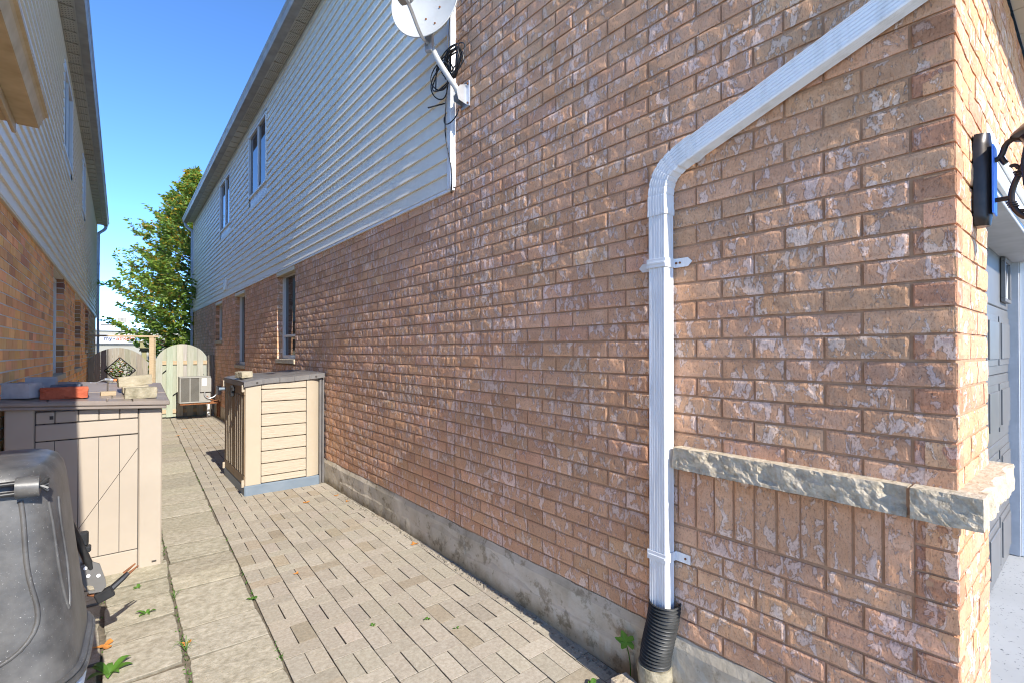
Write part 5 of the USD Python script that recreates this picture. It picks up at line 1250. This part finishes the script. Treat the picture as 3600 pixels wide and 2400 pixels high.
# carved post finial behind the gates
fin = thing('post_finial', 'olive carved post finial rising behind the weathered gate', 'post finial')
FXc, FY_ = 0.66, 15.75
m = MB(); m.box((FXc - 0.05, FY_ - 0.05, 0), (FXc + 0.05, FY_ + 0.05, 1.72), 0.004, tone=(0.7, 0.65, 0.5)); put('post', m, 'olive', fin)
m = MB(); m.box((FXc - 0.10, FY_ - 0.08, 1.70), (FXc + 0.10, FY_ + 0.08, 1.735), 0.005); m.prism([(FXc - 0.085, 1.735), (FXc + 0.085, 1.735), (FXc + 0.07, 1.78), (FXc - 0.0, 1.83), (FXc - 0.03, 1.93), (FXc - 0.085, 1.93)], FY_ - 0.06, FY_ + 0.06, 1); m.box((FXc - 0.11, FY_ - 0.08, 1.932), (FXc - 0.01, FY_ + 0.08, 1.957), 0.004); put('scroll_cap', m, 'olive', fin)

# low commercial building with a sign
cb = thing('commercial_building', 'low off-white commercial building with a white sign band, beyond the gates', 'building')
CY = 55.0
m = MB(); m.box((-14, CY, -0.1), (18, CY + 25, 3.42)); put('wall', m, 'offwhite', cb)
m = MB(); m.box((-14.1, CY - 0.15, 3.43), (18.1, CY + 25.1, 3.58), 0.02); put('parapet_cap', m, 'signwhite', cb)
m = MB(); m.box((-14.0, CY - 0.10, 2.24), (18.0, CY - 0.005, 2.31)); put('canopy_edge', m, 'doorgrey', cb)
sg = thing('sign', parent=cb)
m = MB(); m.box((-2.2, CY - 0.14, 2.36), (2.2, CY - 0.005, 3.12), 0.01); put('sign_panel', m, 'signwhite', sg)
x = -0.47
for txt, mt in (('my', 'navy'), ('·', 'navy'), ('athlete', 'signred'), ('.io', 'signblue')):
    t3 = meshkit.text_mesh(txt, 0.29, 0.02, bold=True); v = np.array(t3.vertices); w = v[:, 0].max() - v[:, 0].min()
    if txt == '·':
        m = MB(); m.tube([(x + 0.08, CY - 0.16, 2.76), (x + 0.08, CY - 0.145, 2.76)], 0.055, 12); put('lettering', m, mt, sg); x += 0.22; continue
    v = np.c_[v[:, 0] - v[:, 0].min() + x, CY - 0.146 - v[:, 2], v[:, 1] + 2.64]; put('lettering', MB().add(v, t3.faces), mt, sg); x += w + 0.05
m = MB()
xx = 0.42
for k, w in enumerate((0.34, 0.16, 0.26, 0.62)): m.box((xx, CY - 0.150, 2.47), (xx + w, CY - 0.1405, 2.51)); xx += w + 0.09
put('tagline', m, 'signgrey', sg)
for k, x in enumerate((-9, -6.5, 6.5, 9.5)):
    m = MB(); m.box((x, CY - 0.02, 0.3), (x + 1.8, CY - 0.004, 2.1)); put('window', m, 'pane', cb)
hv = thing('rooftop_unit', 'boxy beige air handler on the roof of the commercial building', 'rooftop unit')
m = MB(); m.box((-0.65, CY + 3, 3.43), (0.36, CY + 4.6, 4.08), 0.02); put('cabinet', m, 'soffit', hv)
m = MB(); m.box((-0.72, CY + 2.9, 4.085), (0.42, CY + 4.7, 4.14), 0.02); put('cap', m, 'offwhite', hv)
an = thing('antenna_mast', 'white cell antenna mast on the roof beside the boxy air handler', 'antenna')
m = MB(); m.tube([(0.83, CY + 6, 3.43), (0.83, CY + 6, 4.6)], 0.13, 10); put('mast', m, 'signwhite', an)
for k in range(5):
    a = k * 2 * np.pi / 5 + 0.3; m = MB(); x, y = 0.83 + 0.26 * math.cos(a), CY + 6 + 0.26 * math.sin(a); m.box((x - 0.09, y - 0.05, 4.45), (x + 0.09, y + 0.05, 4.95), 0.01); put('antenna_panel', m, 'offwhite', an)
m = MB(); m.tube([(0.83, CY + 6, 4.6), (0.83, CY + 6, 4.9)], 0.07, 8); put('antenna_core', m, 'dishgrey', an)
pole = thing('flagpole', 'thin bare pole standing on the commercial roof, right of the antenna', 'pole')
m = MB(); m.tube([(1.75, CY + 2, 3.43), (1.75, CY + 2, 6.3)], [0.03, 0.012], 6); put('shaft', m, 'dishgrey', pole)
m = MB(); m.tube([(1.75, CY + 2, 6.3), (1.75, CY + 2, 6.4)], 0.03, 6); put('tip', m, 'dishgrey', pole)

# ================================================================ SMALL THINGS ON THE GROUND
def weed(label, c, n, L, w=0.32, grass=False, up_=0.35):
    c = np.array([c[0], c[1], gz(c[1]) - 0.004]); t = thing('weed', label, 'weed', loc=c)
    for k in range(n):
        a = k * 2.4 + rng.random() * 0.6; l = L * (0.6 + 0.5 * rng.random()); u = up_ + 0.3 * rng.random()
        q = np.linspace(0, 1, 7); cen = np.c_[np.cos(a) * q * l, np.sin(a) * q * l, u * l * np.sin(q * 2.2)]
        ww = (l * (0.03 if grass else w * 0.5)) * np.sin(np.clip(q * 0.92 + 0.06, 0, 1) * np.pi) ** 0.8; s = np.array([-math.sin(a), math.cos(a), 0])
        V = np.vstack([cen + s * ww[:, None] + [0, 0, 0.15] * ww[:, None], cen, cen - s * ww[:, None] + [0, 0, 0.15] * ww[:, None]]); F = []
        for i in range(6): F += [[i, i + 1, 8 + i, 7 + i], [7 + i, 8 + i, 15 + i, 14 + i]]
        put('leaf', MB().add(V, F, np.ones(3) * (0.75 + 0.5 * rng.random())), 'weedleaf', t)
weed('broad-leaved green weed beside the foot of the black bin', (0.0, 3.34), 9, 0.105, 0.40)
weed('small green weed in the slab joint straight in front of the taupe storage box', (0.185, 3.93), 7, 0.055, 0.42)
weed('tiny yellowish weed below the storage box corner, near the pruner tip', (0.155, 4.40), 5, 0.04, 0.5)
weed('spiky grass tuft in the joint between the two slab strips', (0.345, 4.08), 12, 0.06, grass=True, up_=0.7)
weed('dry grass tuft in the nearest slab joint at the bottom of the picture', (0.337, 3.33), 12, 0.07, grass=True, up_=0.7)
weed('green clover at the edge between slabs and pavers', (0.755, 3.72), 6, 0.035, 0.6)
weed('green sprout in a paver joint in the middle of the paving', (1.568, 2.76), 7, 0.03, 0.5)
weed('tiny two-leaf sprout nearest the foundation in the pavers', (1.655, 2.56), 3, 0.024, 0.6)
weed('lone sprout in a paver joint closest to the slabs', (1.265, 2.91), 4, 0.026, 0.6)
weed('pale green weed on the pavers beside the loose block at the downspout', (1.925, 1.70), 5, 0.055, 0.5)
wv = thing('vine_leaf', 'bright green lobed leaf growing against the foundation left of the drain hose', 'plant')
c = np.array([2.10, 1.62, 0.17]); a = np.linspace(0, 2 * np.pi, 40, endpoint=False); r = 0.052 * (0.75 + 0.25 * np.cos(a * 5) + 0.08 * np.cos(a * 11))
V = np.vstack([c[None], np.c_[c[0] - 0.02 * np.cos(a), c[1] + r * np.cos(a), c[2] + r * np.sin(a) + 0.01]]); put('leaf', MB().add(V, [[0, 1 + i, 1 + (i + 1) % 40] for i in range(40)], (1.2, 1.3, 1)), 'weedleaf', wv)
m = MB(); m.tube(spline([(2.11, 1.60, -0.03), (2.115, 1.605, 0.08), (2.105, 1.62, 0.16)], 10), 0.003, 5, tone=(0.7, 0.8, 0.7)); put('stem', m, 'weedleaf', wv)
def dead_leaf(label, c, s, rz):
    a = np.linspace(0, 2 * np.pi, 30, endpoint=False); r = s * (0.62 + 0.28 * np.cos(a * 3) + 0.12 * np.cos(a * 7)); x, y = r * np.cos(a), r * np.sin(a)
    z_ = 0.004 + 0.25 * s * (np.sin(a * 2) * 0.5 + 0.5) * (r / s) ** 2
    V = np.vstack([[0, 0, 0.006], np.c_[x * 0.5, y * 0.5, z_ * 0.2 + 0.005], np.c_[x, y, z_ + 0.003]]); n = 30; F = [[0, 1 + i, 1 + (i + 1) % n] for i in range(n)] + [q for i in range(n) for q in ([1 + i, 1 + n + i, 1 + n + (i + 1) % n], [1 + i, 1 + n + (i + 1) % n, 1 + (i + 1) % n])]
    V = rotz(V, rz) + np.array([c[0], c[1], gz(c[1])]); return put('fallen_leaf', MB().add(V, F), 'deadleaf', label=label, cat='leaf')
dead_leaf('brown fallen leaf on the pavers just in front of the plank-sided shed', (1.70, 5.70), 0.045, 0.4)
dead_leaf('orange fallen leaf on the pavers against the middle of the foundation', (2.065, 3.87), 0.042, 1.4)
dead_leaf('orange leaf in the slab joint near the bottom of the picture', (0.345, 3.40), 0.035, 2.4)
dead_leaf('large orange leaf lying at the foot of the black bin', (-0.02, 3.66), 0.06, 3.0)
dead_leaf('small red leaf on a paver left of the middle', (1.10, 3.92), 0.026, 1.0)
dead_leaf('fallen leaf in the shadow of the wall nearest the shed', (2.05, 5.75), 0.03, 0.2)
dead_leaf('fallen leaf in the shadowed wall edge, second from the shed', (2.07, 5.45), 0.03, 1.7)
dead_leaf('orange leaf on the distant pavers left of the shed doors', (1.05, 11.9), 0.05, 0.9)
dead_leaf('orange leaf on the distant pavers right below the air conditioner', (1.62, 13.2), 0.06, 2.2)
dead_leaf('orange leaf on the distant pavers below the pale gate', (1.25, 12.9), 0.055, 0.1)
block('loose_block', 'loose rough concrete block on the ground beside the drain hose', 'stone', (1.985, 1.50, 0.0), (0.10, 0.19, 0.11), -0.25, 0.05, seed=21, rough=0.007, cat='block')
m = MB()
for k in range(420):
    y = 1.5 + 4.4 * rng.random(); x = 2.12 - abs(rng.normal(0, 0.02)); s_ = 0.003 + 0.006 * rng.random()
    v, f = cbox((-s_, -s_, 0), (s_, s_, s_ * 1.2), 0.001); m.add(rotz(v, rng.random() * 3) + [x, y, gz(y) - 0.002], f, np.ones(3) * (0.5 + 0.5 * rng.random()))
put('gravel', m, 'paver', kind='stuff', label='crumbs of grit along the foot of the foundation', cat='gravel')

ps = []
for k in range(520):
    y = 2.9 + 7.5 * rng.random() ** 1.6; e = rng.integers(0, 3)
    x = (0.330 + 0.016 * (y - 3.3), edge_x(y) - 0.002, -0.036)[e] + rng.normal(0, 0.006)
    if meshkit.noise(np.array([[y * 3.1, e * 5.0, 0.5]]), 2)[0] > 0.42: ps.append((x, y, gz(y) - 0.006))
ps = np.array(ps); V, F, T_ = leaf_cloud(ps, np.array([0, 0, 1.6]), 0.018, np.ones((len(ps), 3)) * (0.5 + 0.6 * rng.random((len(ps), 1))), droop=0.0)
put('moss', MB().add(V, F, T_), 'weedleaf', kind='stuff', label='low moss and seedlings in the joints between the large slabs', cat='moss')
